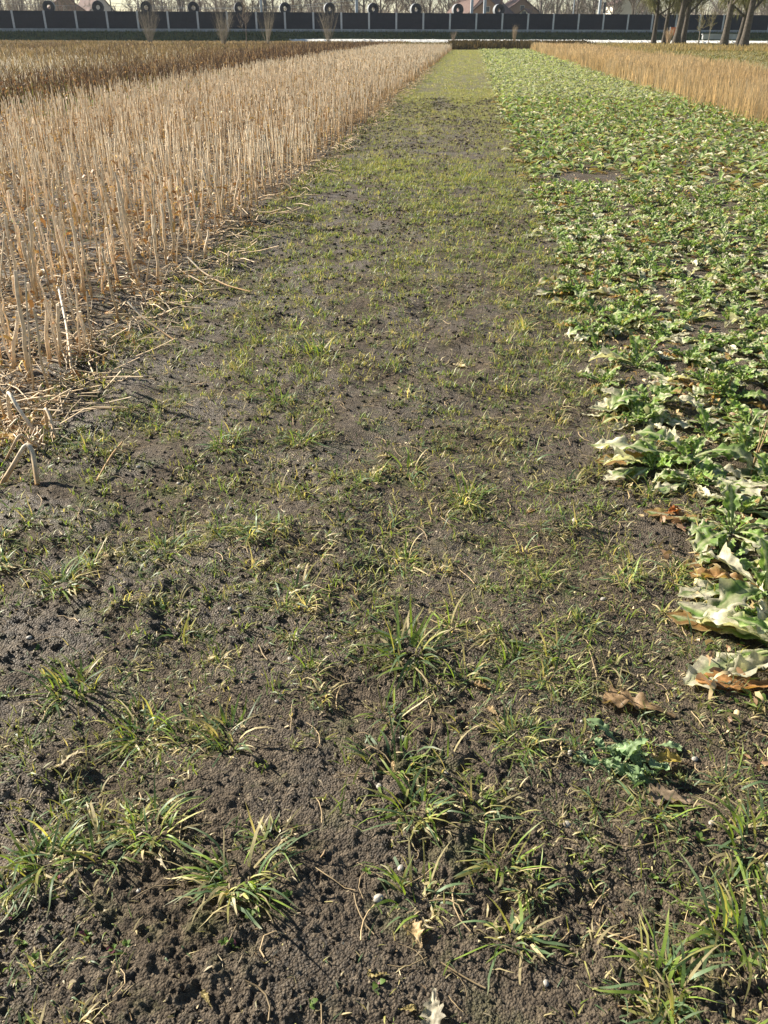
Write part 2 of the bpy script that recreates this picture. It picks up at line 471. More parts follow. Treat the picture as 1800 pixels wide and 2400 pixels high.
# ------------------------------------------------------------------ masts, signals, wires
def mast(u, z, hgt, wd, label, col_mat, name='catenary_mast', wide=True):
    q = fan(u, z)
    e = empty(name, (q[0], q[1], 0), WANG)
    tag(e, label, 'mast')
    if wide:
        obj('shaft', mesh('shaft', [box(-wd / 2, wd / 2, -.16, -.12, 0, hgt), box(-wd / 2, wd / 2, .12, .16, 0, hgt), box(-.02, .02, -.12, .12, 0, hgt)] +
            [box(-wd / 2, -wd / 2 + .05, -.12, .12, 0, hgt)], col_mat, False), e)
        obj('arm', mesh('arm', [box(-.05, .05, -2.6, -.16, hgt - 1.2, hgt - 1.08), box(-.04, .04, -2.6, -2.5, hgt - 1.9, hgt - 1.2)], col_mat, False), e)
    else:
        P = np.array([[[0, 0, 0], [0, 0, hgt / 2], [0, 0, hgt]]], float)
        obj('shaft', mesh('shaft', tubes(P, np.full((1, 3), wd / 2), 8, np.array([1., 1, 1])), col_mat), e)
        obj('cap', mesh('cap', [box(-wd * .7, wd * .7, -wd * .7, wd * .7, hgt, hgt + .1)], col_mat, False), e)
    return e
def uu(x): return (x - 900) / 2293.0
mast(uu(613), 184, 10, .42, 'grey steel mast behind the barrier above a bare bush', M_POST)
mast(uu(834), 183, 10, .48, 'wide grey mast with bright left edge behind mid barrier', M_POST)
mast(uu(1101), 188, 10, .5, 'left one of two close masts behind the barrier', M_POST)
mast(uu(1131), 190, 10, .5, 'right one of two close masts behind the barrier', M_POST)
mast(uu(1397), 194, 10, .45, 'pale leaning looking mast left of the right tree group', M_POST)
M_DARKPOLE = plain_mat('dark_pole', (.10, .09, .085), .7)
mast(uu(265), 175, 10, .2, 'thin dark pole between the second and third coil', M_DARKPOLE, 'pole', False)
mast(uu(365), 190, 10, .2, 'thin pole right of the third coil', M_DARKPOLE, 'pole', False)
mast(uu(798), 190, 10, .14, 'thinnest pole standing left of the wide mast', M_DARKPOLE, 'pole', False)
mast(uu(1337), 200, 10, .22, 'slim pole behind the barrier before the grey wood', M_POST, 'pole', False)
def signal(x, z, label):
    q = fan(uu(x), z)
    e = empty('railway_signal', (q[0], q[1], 0), WANG); tag(e, label, 'signal')
    obj('pole', mesh('pole', [box(-.06, .06, -.06, .06, 0, 6.6)], M_POST, False), e)
    obj('board', mesh('board', [box(-.28, .28, -.16, -.08, 4.7, 6.5)], M_DARKPOLE, False), e)
    for k in range(2): obj('lamp', mesh('lamp', [box(-.09, .09, -.20, -.16, 5.1 + .7 * k, 5.28 + .7 * k)], M_GLASS, False), e)
signal(622, 181, 'dark signal board beside the mast above a bare bush')
signal(1408, 191, 'dark signal board beside the pale mast left of the trees')
def wire(a, b, sag, r, label):
    t = np.linspace(0, 1, 24)[:, None]
    P = np.array(a) * (1 - t) + np.array(b) * t; P[:, 2] -= sag * 4 * (t * (1 - t))[:, 0]
    tag(obj('overhead_wire', mesh('overhead_wire', tubes(P[None], np.full((1, 24), r), 5, np.array([1., 1, 1])), M_WIRE)), label, 'wire', 'wires behind the barrier')
def fan3(x, z, hgt): q = fan(uu(x), z); return (q[0], q[1], hgt)
wire(fan3(265, 175, 5.85), fan3(834, 183, 6.6), 1.0, .035, 'upper pale cable sagging between thin pole and wide mast')
wire(fan3(265, 175, 5.3), fan3(834, 183, 5.9), .5, .03, 'lower pale cable sagging between thin pole and wide mast')
wire(fan3(-60, 165, 5.7), fan3(265, 175, 5.3), .1, .025, 'cable running left from the thin dark pole')

# ------------------------------------------------------------------ trees and shrubs
def grow(seed, hgt, r0, n1=11, n2=6, n3=6, n4=4, start=.28, spread=.9, up=.5, lean=(0, 0), lenf=.42):
    g = np.random.default_rng(seed)
    S = 5
    lv = [[], [], [], []]
    nt = 9
    t = np.linspace(0, 1, nt)[:, None]
    tr = np.concatenate([t * hgt * lean[0] + .03 * hgt * np.cumsum(g.normal(0, .25, (nt, 1)), 0) * t, t * hgt * lean[1] + .03 * hgt * np.cumsum(g.normal(0, .25, (nt, 1)), 0) * t, t * hgt], 1)
    rt = r0 * (1 - .82 * t[:, 0]) ; rt[0] *= 1.35
    def child(P, r, f, ln, ang, upw):
        i = f * (len(P) - 1); k = int(min(i, len(P) - 2)); b = P[k] + (P[k + 1] - P[k]) * (i - k)
        d = P[k + 1] - P[k]; d = d / (np.linalg.norm(d) + 1e-9)
        a = g.uniform(0, 6.28); o = np.array([math.cos(a), math.sin(a), 0])
        v = d * math.cos(ang) + o * math.sin(ang); v = v / np.linalg.norm(v)
        Q = [b]
        for q in range(S - 1):
            v = v + np.array([0, 0, upw * .25]) + g.normal(0, .16, 3); v /= np.linalg.norm(v)
            Q.append(Q[-1] + v * ln / (S - 1))
        return np.array(Q), r
    L1, L2, L3, L4 = [], [], [], []
    for i in range(n1):
        f = start + (1 - start) * (i + g.uniform(0, .8)) / n1
        L1.append(child(tr, r0 * (1 - .75 * f) * .55, min(f, .98), hgt * lenf * (1.15 - .6 * f) * g.uniform(.7, 1.2), spread * g.uniform(.6, 1.15), up))
    for P, r in L1:
        for i in range(n2): L2.append(child(P, r * .45, g.uniform(.25, 1), hgt * lenf * .45 * g.uniform(.6, 1.2), g.uniform(.4, 1.0), up))
    for P, r in L2:
        for i in range(n3): L3.append(child(P, r * .5, g.uniform(.2, 1), hgt * lenf * .24 * g.uniform(.6, 1.2), g.uniform(.4, 1.0), up * .7))
    for P, r in L3:
        for i in range(n4): L4.append(child(P, r * .5, g.uniform(.2, 1), hgt * lenf * .15 * g.uniform(.6, 1.3), g.uniform(.4, 1.1), up * .5))
    return (tr, rt), L1, L2, L3, L4
def pack(L): return np.stack([p for p, r in L]), np.array([r for p, r in L])
def tree_mesh_parts(seed, hgt, r0, colw, colt, tw=1.0, **kw):
    (tr, rt), L1, L2, L3, L4 = grow(seed, hgt, r0, **kw)
    trunk = tubes(tr[None], rt[None], 9, np.array(colw))
    P, r = pack(L1); trunk += tubes(P, r[:, None] * np.linspace(1, .4, 5), 5, np.array(colw))
    crown = []
    P, r = pack(L2); crown += tubes(P, np.maximum(r, .012)[:, None] * np.linspace(1, .4, 5), 4, np.array(colt))
    for L, w in ((L3, .014), (L4, .008)):
        if not L: continue
        P, r = pack(L); P = P[:, ::2]
        sd = norm(rng.normal(0, 1, (len(P), 3)))
        crown.append(ribbons(P, sd, np.full(P.shape[:2], w * tw) * np.array([1, .8, .4]), np.array(colt) * U(.7, 1.35, len(P))[:, None, None]))
    return trunk, crown

def add_tree(name, loc, label, tm, cm, cat='tree', group=None, rz=0, sc=1.0):
    e = empty(name, loc, rz, sc); tag(e, label, cat, group)
    obj('trunk', tm, e); obj('crown', cm, e)
    return e

# seven old trees on the right with hanging olive twigs
def hanging_crown(seed, hgt, r0, lean, n=950):
    (tr, rt), L1, L2, L3, L4 = grow(seed, hgt, r0, n1=12, n2=6, n3=4, n4=0, start=.30, spread=1.15, up=.28, lean=lean, lenf=.40)
    bark = np.array([.085, .072, .058])
    trunk = tubes(tr[None], rt[None], 11, bark); P, r = pack(L1)
    trunk += tubes(P, np.maximum(r, .03)[:, None] * np.linspace(1, .4, 5), 6, bark)
    P, r = pack(L2); crown = tubes(P, np.maximum(r, .018)[:, None] * np.linspace(1, .5, 5), 4, bark * .9)
    P3, r3 = pack(L3)
    crown.append(ribbons(P3[:, ::2], norm(rng.normal(0, 1, (len(P3), 3))), np.full((len(P3), 3), .022), np.array([.15, .14, .06])))
    src = np.concatenate([P3.reshape(-1, 3), P.reshape(-1, 3)])
    b = src[rng.integers(0, len(src), n)] + rng.normal(0, .15, (n, 3))
    low = rng.random(n) < .3
    ln = U(.4, 1.5, n); S = 4
    q = [b]; v = rng.normal(0, .6, (n, 3)); v[:, 2] = U(-.9, .35, n)
    for k in range(S - 1):
        v = v + np.array([0, 0, -.45]) + rng.normal(0, .15, (n, 3)); v = norm(v)
        q.append(q[-1] + v * (ln / (S - 1))[:, None])
    Q = np.stack(q, 1); Q[..., 2] = np.maximum(Q[..., 2], .8)
    col = np.array([.15, .145, .055]) * U(.5, 1.5, n)[:, None] * np.array([1, 1, 1])
    crown.append(ribbons(Q, norm(rng.normal(0, 1, (n, 3))), np.full((n, S), .026) * np.array([1, 1, .9, .5]), np.repeat(col[:, None], S, 1)))
    return mesh('trunk', trunk, M_BARK), mesh('crown', crown, M_TWIG)
right_trees = [
    (24.9, 137.8, 10.5, .34, (.0, .02), 'leftmost old tree of the right group, thin grey trunk, drooping olive twigs'),
    (27.2, 142.6, 10, .33, (.03, 0), 'second trunk from the left in the right tree group, slender'),
    (27.1, 133.7, 11, .50, (.05, 0), 'third trunk from the left, thick and dark, beside the tan shrub'),
    (28.9, 138.2, 10.5, .42, (.04, 0), 'fourth trunk from the left, close beside the thick dark one'),
    (29.8, 119.3, 11, .45, (.03, .01), 'big leaning tree standing right of the three thin saplings'),
    (33.4, 126.5, 10, .38, (.05, 0), 'tree with forked trunk just left of the rightmost old tree'),
    (29.7, 110.3, 11.5, .45, (.02, 0), 'rightmost and nearest old tree with stout grey trunk'),
]
for i, (x, y, hg, r0, ln, lab) in enumerate(right_trees):
    tm, cm = hanging_crown(100 + i, hg, r0, ln, 3600)
    add_tree('old_tree', (x, y, -.05), lab, tm, cm, 'tree', 'old trees at the right by the track')
for i, (x, y, hg, lab) in enumerate([(26.0, 115.8, 2.6, 'leftmost of three thin saplings between the old trees'),
                                     (32.2, 143.0, 5.2, 'tallest of three thin saplings, olive crown, between the old trees'),
                                     (27.2, 115.9, 3.0, 'rightmost of three thin saplings between the old trees')]):
    t, c = tree_mesh_parts(150 + i, hg, .06, (.27, .24, .19), (.24, .21, .11), 1.2, n1=8, n2=5, n3=4, n4=0, start=.5, spread=.7, up=.4)
    add_tree('sapling', (x, y, -.03), lab, mesh('trunk', t, M_BARK), mesh('crown', c, M_TWIG), 'tree', 'thin saplings between the old trees')

# bare multi stemmed bushes along the verge
def bush(loc, label, hgt, wid, nst, col, name='bare_bush'):
    S = 6
    a = U(0, 6.28, nst); f = np.sqrt(U(0.02, 1, nst))
    top = np.stack([np.cos(a) * f * wid, np.sin(a) * f * wid, hgt * U(.65, 1.05, nst)], 1)
    b = np.stack([np.cos(a) * f * .18, np.sin(a) * f * .18, a * 0 - .05], 1)
    t = np.linspace(0, 1, S)[None, :, None]
    P = b[:, None] * (1 - t) + top[:, None] * t
    P[..., :2] *= (.85 + .15 * t) ; P += rng.normal(0, .035, P.shape) * t
    stems = tubes(P, np.linspace(.022, .007, S)[None] * U(.6, 1.4, nst)[:, None], 4, np.array(col))
    k = nst * 20
    i = rng.integers(0, nst, k); tt = U(.2, 1, k); j = np.minimum((tt * (S - 1)).astype(int), S - 2); fr = (tt * (S - 1) - j)[:, None]
    q = P[i, j] * (1 - fr) + P[i, j + 1] * fr
    v = norm(np.stack([rng.normal(0, .5, k), rng.normal(0, .5, k), U(.5, 1.2, k)], 1)); ln = U(.2, .75, k)[:, None] * hgt / 3
    Q = np.stack([q, q + v * ln * .5, q + (v + rng.normal(0, .12, (k, 3))) * ln], 1)
    tw = ribbons(Q, norm(rng.normal(0, 1, (k, 3))), np.full((k, 3), .0065) * np.array([1, .9, .5]), np.array(col) * U(.7, 1.4, k)[:, None, None])
    e = empty(name, loc); tag(e, label, 'bush', 'bare bushes in front of the barrier')
    obj('stems', mesh('stems', stems, M_BARK), e); obj('twigs', mesh('twigs', [tw], M_TWIG), e)
TC = (.22, .19, .15)
bush((-44.7, 131.5, 0), 'dense grey brown bare bush under the third coil', 4.5, 1.9, 28, TC)
bush((-30.6, 117.2, 0), 'widest bare bush, left of the slim upright sapling', 4.0, 1.8, 32, TC)
bush((-25.2, 117.7, 0), 'bare bush right of the slim upright sapling', 4.0, 1.6, 20, (.22, .19, .145))
bush((-20.0, 133.7, 0), 'fan shaped bare bush under the seventh coil', 4.3, 1.9, 24, (.21, .18, .14))
bush((-3.3, 160, .0), 'small low bare bush on the bank by the end of the straw strip', 1.6, .7, 14, (.22, .17, .13))
bush((6.5, 156.4, 0), 'thin tuft of tall pale stems on the verge right of the path end', 2.4, .55, 26, (.34, .26, .19))
bush((25.9, 132.5, 0), 'tan shoots at the foot of the thick dark tree', 1.9, .6, 50, (.42, .31, .2))
t, c = tree_mesh_parts(171, 4.4, .05, (.2, .16, .13), (.25, .2, .16), 1.1, n1=12, n2=5, n3=4, n4=0, start=.25, spread=.5, up=.6)
add_tree('sapling', (-25.5, 108.1, -.03), 'slim upright sapling between two bare bushes', mesh('trunk', t, M_BARK), mesh('crown', c, M_TWIG))
bush((-77.5, 161, 0), 'tall many stemmed bare tree at the far left edge', 9.5, 3.6, 14, (.20, .17, .15), 'bare_tree')

# hazy winter trees beyond the railway
far_meshes = []
for i in range(6):
    t, c = tree_mesh_parts(200 + i, 15, .30, (.16, .135, .12), (.20, .165, .14), 3.2, n1=14, n2=7, n3=6, n4=4, start=.12, spread=.85, up=.55, lenf=.42)
    far_meshes.append((mesh('trunk', t, M_BARK), mesh('crown', c, M_TWIG)))
fx = [-40, 10, 55, 95, 140, 185, 330, 385, 425, 470, 510, 555, 592, 640, 685, 730, 775, 815, 850, 890, 925, 965, 1005, 1050, 1075, 1215, 1260, 1300, 1345, 1385, 1430, 1475, 1520, 1570, 1620, 1680, 1740, 1800, 1860]
def nth(k):
    words = ['first', 'second', 'third', 'fourth', 'fifth', 'sixth', 'seventh', 'eighth', 'ninth', 'tenth', 'eleventh', 'twelfth', 'thirteenth', 'fourteenth', 'fifteenth', 'sixteenth', 'seventeenth', 'eighteenth', 'nineteenth', 'twentieth']
    if k < 19: return words[k] + ' from the left'
    return words[max(0, 38 - k)] + ' from the right'
for i, x in enumerate(fx):
    z = U(235, 300); q = fan(uu(x), z)
    tall = .95 if (x < 330 or 1060 < x < 1240) else 1.2
    tm, cm = far_meshes[i % 6]
    add_tree('winter_tree', (q[0], q[1], -.2), 'leafless grey winter tree in the row beyond the railway, ' + nth(i), tm, cm, 'tree', 'winter trees beyond the railway', U(0, 6.28), tall * U(.85, 1.12))
# far wood that reads as one mass
def far_wood():
    n = 5200
    z = U(320, 520, n); u = U(-.75, .75, n)
    q = Rh * (u * z)[:, None] + Fh * z[:, None]
    hh = U(6, 13, n) * (.7 + .6 * vnoise(u * 14, u * 0, 3)) * z / 400
    parts = []
    k = n
    S = 4; b = np.concatenate([q, np.zeros((k, 1))], 1)
    top = b + np.stack([rng.normal(0, 1.2, k), rng.normal(0, 1.2, k), hh], 1)
    t = np.linspace(0, 1, S)[None, :, None]
    P = b[:, None] * (1 - t) + top[:, None] * t + rng.normal(0, .3, (k, S, 3)) * t
    col = np.array([.17, .14, .12]) * U(.7, 1.3, k)[:, None]
    parts.append(ribbons(P, norm(np.concatenate([rng.normal(0, 1, (k, 2)), np.zeros((k, 1))], 1)), np.array([.30, .28, .2, .06]) * np.ones((k, 1)), np.repeat(col[:, None], S, 1)))
    m = 50000
    i = rng.integers(0, k, m); f = U(.2, 1, m)[:, None]
    c = b[i] * (1 - f) + top[i] * f
    v = norm(np.stack([rng.normal(0, 1, m), rng.normal(0, 1, m), U(-.1, 1.2, m)], 1)) * U(.8, 3, m)[:, None]
    Q = np.stack([c, c + v], 1)
    cc = np.array([.19, .155, .13]) * U(.65, 1.4, m)[:, None]
    parts.append(ribbons(Q, norm(rng.normal(0, 1, (m, 3))), np.array([.11, .04]) * np.ones((m, 1)), np.repeat(cc[:, None], 2, 1)))
    tag(obj('far_wood', mesh('far_wood', parts, M_TWIG)), 'grey brown leafless wood far behind the railway', 'wood', kind='stuff')
far_wood()

# houses beyond the railway
def house(x, z, w, dpt, hw, hr, wallm, label, rz=0.0):
    q = fan(uu(x), z)
    e = empty('house', (q[0], q[1], 0), YAW + rz); tag(e, label, 'house')
    obj('wall', mesh('wall', [box(-w / 2, w / 2, -dpt / 2, dpt / 2, 0, hw)], wallm, False), e)
    g = np.array([[-w / 2, -dpt / 2, hw], [w / 2, -dpt / 2, hw], [0, -dpt / 2, hw + hr], [-w / 2, dpt / 2, hw], [w / 2, dpt / 2, hw], [0, dpt / 2, hw + hr]])
    obj('gable', mesh('gable', [(g, np.array([[0, 1, 2], [4, 3, 5]]), (1, 1, 1))], wallm, False), e)
    o = .45; sl = hr / (w / 2)
    V = []
    for y in (-dpt / 2 - o, dpt / 2 + o):
        for xx, zz in ((-w / 2 - o, hw - o * sl + .05), (0, hw + hr + .05), (w / 2 + o, hw - o * sl + .05), (w / 2 + o, hw - o * sl + .25), (0, hw + hr + .28), (-w / 2 - o, hw - o * sl + .25)):
            V.append((xx, y, zz))
    F = [[i, (i + 1) % 6, 6 + (i + 1) % 6, 6 + i] for i in range(6)]
    rf = mesh('roof', [(np.array(V), np.array(F), (1, 1, 1)), (np.array(V), np.array([[0, 5, 4, 1], [1, 4, 3, 2], [6, 7, 10, 11], [7, 8, 9, 10]]), (1, 1, 1))], M_ROOF, False)
    r = obj('roof', rf, e)
    obj('chimney', mesh('chimney', [box(w * .2, w * .2 + .6, -.3, .3, hw + hr * .5, hw + hr + .7)], M_WALLB, False), r)
    wm = mesh('window', [box(-.6, .6, -.05, .05, 0, 1.3)], M_WALLW, False); pm = mesh('pane', [box(-.5, .5, -.09, -.055, .1, 1.2)], M_GLASS, False)
    for zz in (1.0, 3.7):
        for k in (-.28, .28):
            if zz + 1.4 < hw:
                wd = obj('window', wm, e, (k * w, -dpt / 2 - .04, zz)); obj('pane', pm, wd)
    wd = obj('window', wm, e, (0, -dpt / 2 - .04, hw + .4)); obj('pane', pm, wd)
house(1098, 262, 8, 10, 5.6, 3.6, M_WALLW, 'pale gabled house seen left of the two close masts', .5)
house(1150, 255, 9, 11, 5.4, 3.4, M_WALLB, 'brown gabled house right of the two close masts', -.35)
house(1205, 270, 10, 9, 6.0, 3.2, M_WALLB, 'brown house with low roof right of the last coil', .2)
house(1228, 240, 5, 7, 4.2, 2.0, M_WALLW, 'small white gable peeking over the barrier right of the last coil', -.3)
house(1462, 300, 12, 9, 8.5, 2.5, M_WALLW, 'pale tall house half hidden by twigs left of the old trees', .1)
house(155, 285, 12, 10, 6.0, 4.2, M_WALLB, 'steep roofed house between first and second coil', .4)
house(225, 300, 9, 10, 6.0, 4.8, M_WALLW, 'pointed roof house just right of the second coil', .75)

# orange red board and concrete slab on the bank
e = empty('sign_board', (*fan(uu(1576), 172), .55), WANG + .1); tag(e, 'orange red board half hidden behind the old tree trunks', 'sign')
obj('board', mesh('board', [box(-.62, .62, -.04, .04, .5, 1.75)], M_ORANGE, False), e)
for k in (-.66, .5): obj('post', mesh('post', [box(-.05, .05, .045, .12, -.5, 1.8)], M_POST, False), e, (k, 0, 0))
e = obj('concrete_slab', mesh('concrete_slab', [box(-3.4, 3.4, -.2, .2, -.1, .62), box(-3.55, 3.55, -.28, .28, .62, .74)], M_CONC, False), None, (*fan(uu(1687), 172), .55), (0, 0, WANG))
tag(e, 'low grey concrete block on the bank behind the old trees', 'concrete block')
# old snow heaps at the foot of the bank
def lump(name, loc, rx, ry, rz, mat, label, cat, group=None, seed=0, n=14):
    g = np.random.default_rng(seed)
    th = np.linspace(0, math.pi / 2, 6); ph = np.arange(n) * 2 * math.pi / n
    V = []
    for t in th:
        for p_ in ph:
            k = 1 + .22 * (vnoise(np.array([p_ * 1.3 + seed]), np.array([t * 3.]), seed)[0] - .5) * 2
            V.append((rx * math.cos(t) * math.cos(p_) * k, ry * math.cos(t) * math.sin(p_) * k, rz * math.sin(t) * k - .01))
    idx = np.arange(6 * n).reshape(6, n); nx = np.roll(idx, -1, 1)
    F = np.stack([idx[:-1], nx[:-1], nx[1:], idx[1:]], -1).reshape(-1, 4)
    return tag(obj(name, mesh(name, [(np.array(V), F, (1, 1, 1))], mat), None, loc), label, cat, group)
for k, (x, z, w, hh, lab) in enumerate([(99, 168, .8, .28, 'bluish white snow heap under the first coil at the far left'), (316, 167, .55, .36, 'small rounded snow heap left of the dense bush'),
        (1262, 164, .3, .25, 'tiny snow lump left of the longer snow streak'), (1288, 164, .9, .2, 'longer snow streak on the verge right of centre'),
        (1426, 158, .8, .2, 'flat snow patch left of the old trees'), (1560, 152, .3, .25, 'little snow lump between old tree trunks')]):
    q = fan(uu(x), z); lump('snow_heap', (q[0], q[1], .0), w, .7, hh * 1.6, M_SNOW, lab, 'snow', 'old snow heaps by the track', 300 + k)

# ------------------------------------------------------------------ what the lens can see (for leaving out what lies wholly outside)
cF = np.array([-math.sin(YAW) * math.cos(PITCH), math.cos(YAW) * math.cos(PITCH), -math.sin(PITCH)])
cR = np.array([math.cos(YAW), math.sin(YAW), 0.0]); cU = np.cross(cR, cF)
def seen(x, y, z=0.1, m=.12):
    v = np.stack([x, y, np.zeros_like(x) + z - EYE], -1); d = v @ cF
    return (d > .2) & (np.abs(v @ cR) < d * (.4507 + m)) & (np.abs(v @ cU) < d * (.6009 + m))

# ------------------------------------------------------------------ grass
G_BLUE = np.array([.135, .205, .10]); G_GREEN = np.array([.22, .31, .06]); G_YEL = np.array([.38, .36, .12]); G_STRAW = np.array([.56, .47, .26])
def blade_colors(n, g=rng, dry=.22):
    k = g.random(n); c = np.where((k < .38)[:, None], G_BLUE, G_GREEN)
    c = np.where((k > 1 - dry - .16)[:, None], G_YEL, c); c = np.where((k > 1 - dry)[:, None], G_STRAW, c)
    return c * g.uniform(.7, 1.35, n)[:, None]
def blades(base, L, W, az, el, droop, S, col, g=rng):
    n = len(L); t = np.linspace(0, 1, S)
    P = np.zeros((n, S, 3)); P[:, 0] = base; e = el.copy(); a = az.copy()
    for k in range(1, S):
        d = np.stack([np.cos(a) * np.cos(e), np.sin(a) * np.cos(e), np.sin(e)], 1)
        P[:, k] = P[:, k - 1] + d * (L / (S - 1))[:, None]
        e = e - droop / (S - 1) * (1 + .8 * k / S); a = a + g.normal(0, .12, n)
    floor = base[:, 2:3] + .004
    P[:, 1:, 2] = np.maximum(P[:, 1:, 2], floor + g.uniform(0, .006, (n, S - 1)))
    tw = az + math.pi / 2; tilt = g.uniform(-.5, .5, n)
    side = np.stack([np.cos(tw), np.sin(tw), tilt], 1); side = norm(side)
    prof = np.interp(t, [0, .15, .5, .85, 1], [.55, .9, 1, .55, .08])
    tip = np.clip((t - .7) / .3, 0, 1)[None, :, None]
    c = col[:, None] * (1 - .5 * tip) + (G_STRAW * .9) * .5 * tip
    return ribbons(P, side, (W / 2)[:, None] * prof[None], c)
def tuft_mesh(seed, nb, L, dry=.22, flat=.5, rad=.02, S=6, W=.0052):
    g = np.random.default_rng(seed)
    az = g.uniform(0, 6.28, nb); rr = rad * np.sqrt(g.random(nb))
    base = np.stack([np.cos(az) * rr, np.sin(az) * rr, np.full(nb, -.006)], 1)
    el = np.where(g.random(nb) < flat, g.uniform(.1, .7, nb), g.uniform(.7, 1.45, nb))
    ln = L * (.25 + 1.05 * g.random(nb) ** 1.3)
    out = [blades(base, ln, W * g.uniform(.45, 1.2, nb), az + g.normal(0, .9, nb), el, g.uniform(.4, 1.7, nb), S, blade_colors(nb, g, dry), g)]
    # short dry bits at the crown
    k = nb // 2; a2 = g.uniform(0, 6.28, k); r2 = rad * 1.8 * np.sqrt(g.random(k))
    out.append(blades(np.stack([np.cos(a2) * r2, np.sin(a2) * r2, np.full(k, -.004)], 1), L * .45 * g.uniform(.4, 1, k), W * .8 * g.uniform(.5, 1, k), g.uniform(0, 6.28, k),
                      g.uniform(0, .7, k), g.uniform(0, 1, k), 4, (G_STRAW * .9) * g.uniform(.5, 1.2, k)[:, None], g))
    return mesh('grass_tuft', out, M_GRASS)
T_SMALL = [tuft_mesh(400 + i, 16 + i, .055 + .002 * i, .25, .7, .024, 5, .0042) for i in range(10)]
T_MID = [tuft_mesh(430 + i, 36 + 3 * i, .09, .17, .66, .036, 6, .0054) for i in range(8)]
T_BIG = [tuft_mesh(450 + i, 80 + 7 * i, .125, .12, .62, .058, 6, .0068) for i in range(6)]
T_YEL = [tuft_mesh(470 + i, 26, .075, .7, .4, .025) for i in range(3)]
def put_tuft(me, x, y, s, label, group=None, rz=None):
    o = obj('grass_tuft', me, None, (x, y, hz(x, y)), (U(-.12, .12), U(-.12, .12), U(0, 6.28) if rz is None else rz), s)
    return tag(o, label, 'grass', group)
# tufts one can point to (ground positions read off the picture once, in metres)
NAMED = [
    (-.10, 1.98, 'B', 1.15, 'largest dark green grass tuft, alone in the middle of the path'),
    (-.42, 1.17, 'B', 1.0, 'blue green grass tuft with splayed blades at lower left of centre'),
    (-.37, 1.27, 'M', 1.1, 'grass tuft touching the far side of the splayed blue green one'),
    (-1.00, 2.47, 'B', 1.0, 'rounded yellow green tuft on the left of the path'),
    (-.80, 4.60, 'B', 1.2, 'bright bushy tuft left of centre where the path narrows'),
    (-.69, 3.42, 'B', 1.05, 'leafy tuft left of centre beyond the bare wet mud'),
    (-.12, 1.55, 'B', 1.1, 'wide leafy tuft in the middle, nearer than the largest one'),
    (.02, 1.55, 'M', 1.2, 'right half of the wide leafy clump in the middle'),
    (-.05, 1.40, 'B', .9, 'tuft with long blades hanging toward the camera below the clump'),
    (.10, 1.42, 'M', 1.1, 'sprawling tuft right of the long hanging blades'),
    (.20, 1.66, 'B', .85, 'pale green tuft left of the grey leaved weed'),
    (-.78, 1.60, 'B', .95, 'left clump of the two broad bladed tufts at lower left'),
    (-.55, 1.60, 'B', .95, 'right clump of the two broad bladed tufts at lower left'),
    (-.48, 2.27, 'M', 1.3, 'loose tuft with long straw blades left of centre'),
    (-1.27, 2.22, 'B', .95, 'tuft with orange dead leaf at the left edge of the frame'),
    (-1.03, 1.74, 'B', 1.0, 'dense tuft at left edge below the orange leaf'),
    (.27, 2.47, 'M', 1.1, 'small dark star shaped tuft right of centre'),
    (.33, 2.02, 'M', 1.25, 'flat spreading tuft right of the largest tuft'),
    (.62, 2.55, 'Y', 1.2, 'yellowish tuft near the right edge of the path'),
    (.75, 2.46, 'M', 1.1, 'tuft between the yellowish tuft and the crop'),
    (-.86, 3.86, 'B', .95, 'pale tuft left of centre before the bare patch'),
    (.06, 2.96, 'B', .95, 'sprawling tuft in the middle of the path beyond the star shaped one'),
    (-.24, 2.70, 'M', 1.25, 'left tuft of a pair in mid path'),
    (-.16, 2.50, 'M', 1.25, 'right tuft of a pair in mid path'),
    (.72, 1.37, 'B', 1.1, 'blue green tuft with long lying blades at the right edge'),
    (.62, 1.13, 'B', 1.15, 'tall green tuft in the lower right corner'),
    (.16, 1.10, 'M', 1.3, 'straw and green tuft at the bottom right of centre'),
    (-.66, 1.28, 'B', .95, 'ragged tuft left of the splayed blue green one'),
    (-.80, 2.00, 'M', 1.1, 'thin tuft on bare soil at left'),
    (-.66, 1.90, 'Y', 1.1, 'straw coloured tuft on bare soil left of centre'),
    (.38, 5.15, 'Y', 1.7, 'tall straw yellow tuft right of centre in the path'),
    (-1.0, 3.32, 'M', 1.4, 'long tuft beside the wet mud at left'),
    (-.72, 2.58, 'M', 1.2, 'open tuft right of the rounded yellow green one'),
    (.02, 2.12, 'M', 1.3, 'short tuft just behind the largest one'),
    (.16, 2.10, 'M', 1.2, 'tuft in line right of the short one behind the largest'),
    (.45, 2.78, 'M', 1.1, 'low tuft near the crop beyond the flat spreading one'),
    (-.85, 1.18, 'B', .9, 'grass tuft in the lower left corner of the frame'),
    (.45, 1.02, 'M', 1.3, 'grass tuft at the bottom edge right of centre'),
    (.50, 1.45, 'M', 1.1, 'thin tuft below the grey leaved weed'),
]
for x, y, k, s, lab in NAMED:
    TT_ = {'B': T_BIG, 'M': T_MID, 'Y': T_YEL}[k]
    put_tuft(TT_[rng.integers(0, len(TT_))], x, y, s * .98, lab, 'named tufts in the path')
def gdens(x, y): return vnoise(x * 2.2, y * 1.6, 41) * .65 + vnoise(x * 6, y * 5, 42) * .35
cnt = 0
px = U(-2.1, .95, 6000); py = .75 + 5.6 * U(0, 1, 6000) ** 1.15
ok = seen(px, py, 0, .05) & (gdens(px, py) > .42) & (py > .8)
pts = np.stack([px[ok], py[ok]], 1)
kept = []
nm = np.array([(a[0], a[1]) for a in NAMED])
for q in pts:
    if len(kept) >= 261: break
    if kept and np.min(np.hypot(*(np.array(kept) - q).T)) < .055 + .012 * q[1]: continue
    if np.min(np.hypot(*(nm - q).T)) < .07: continue
    kept.append(q)
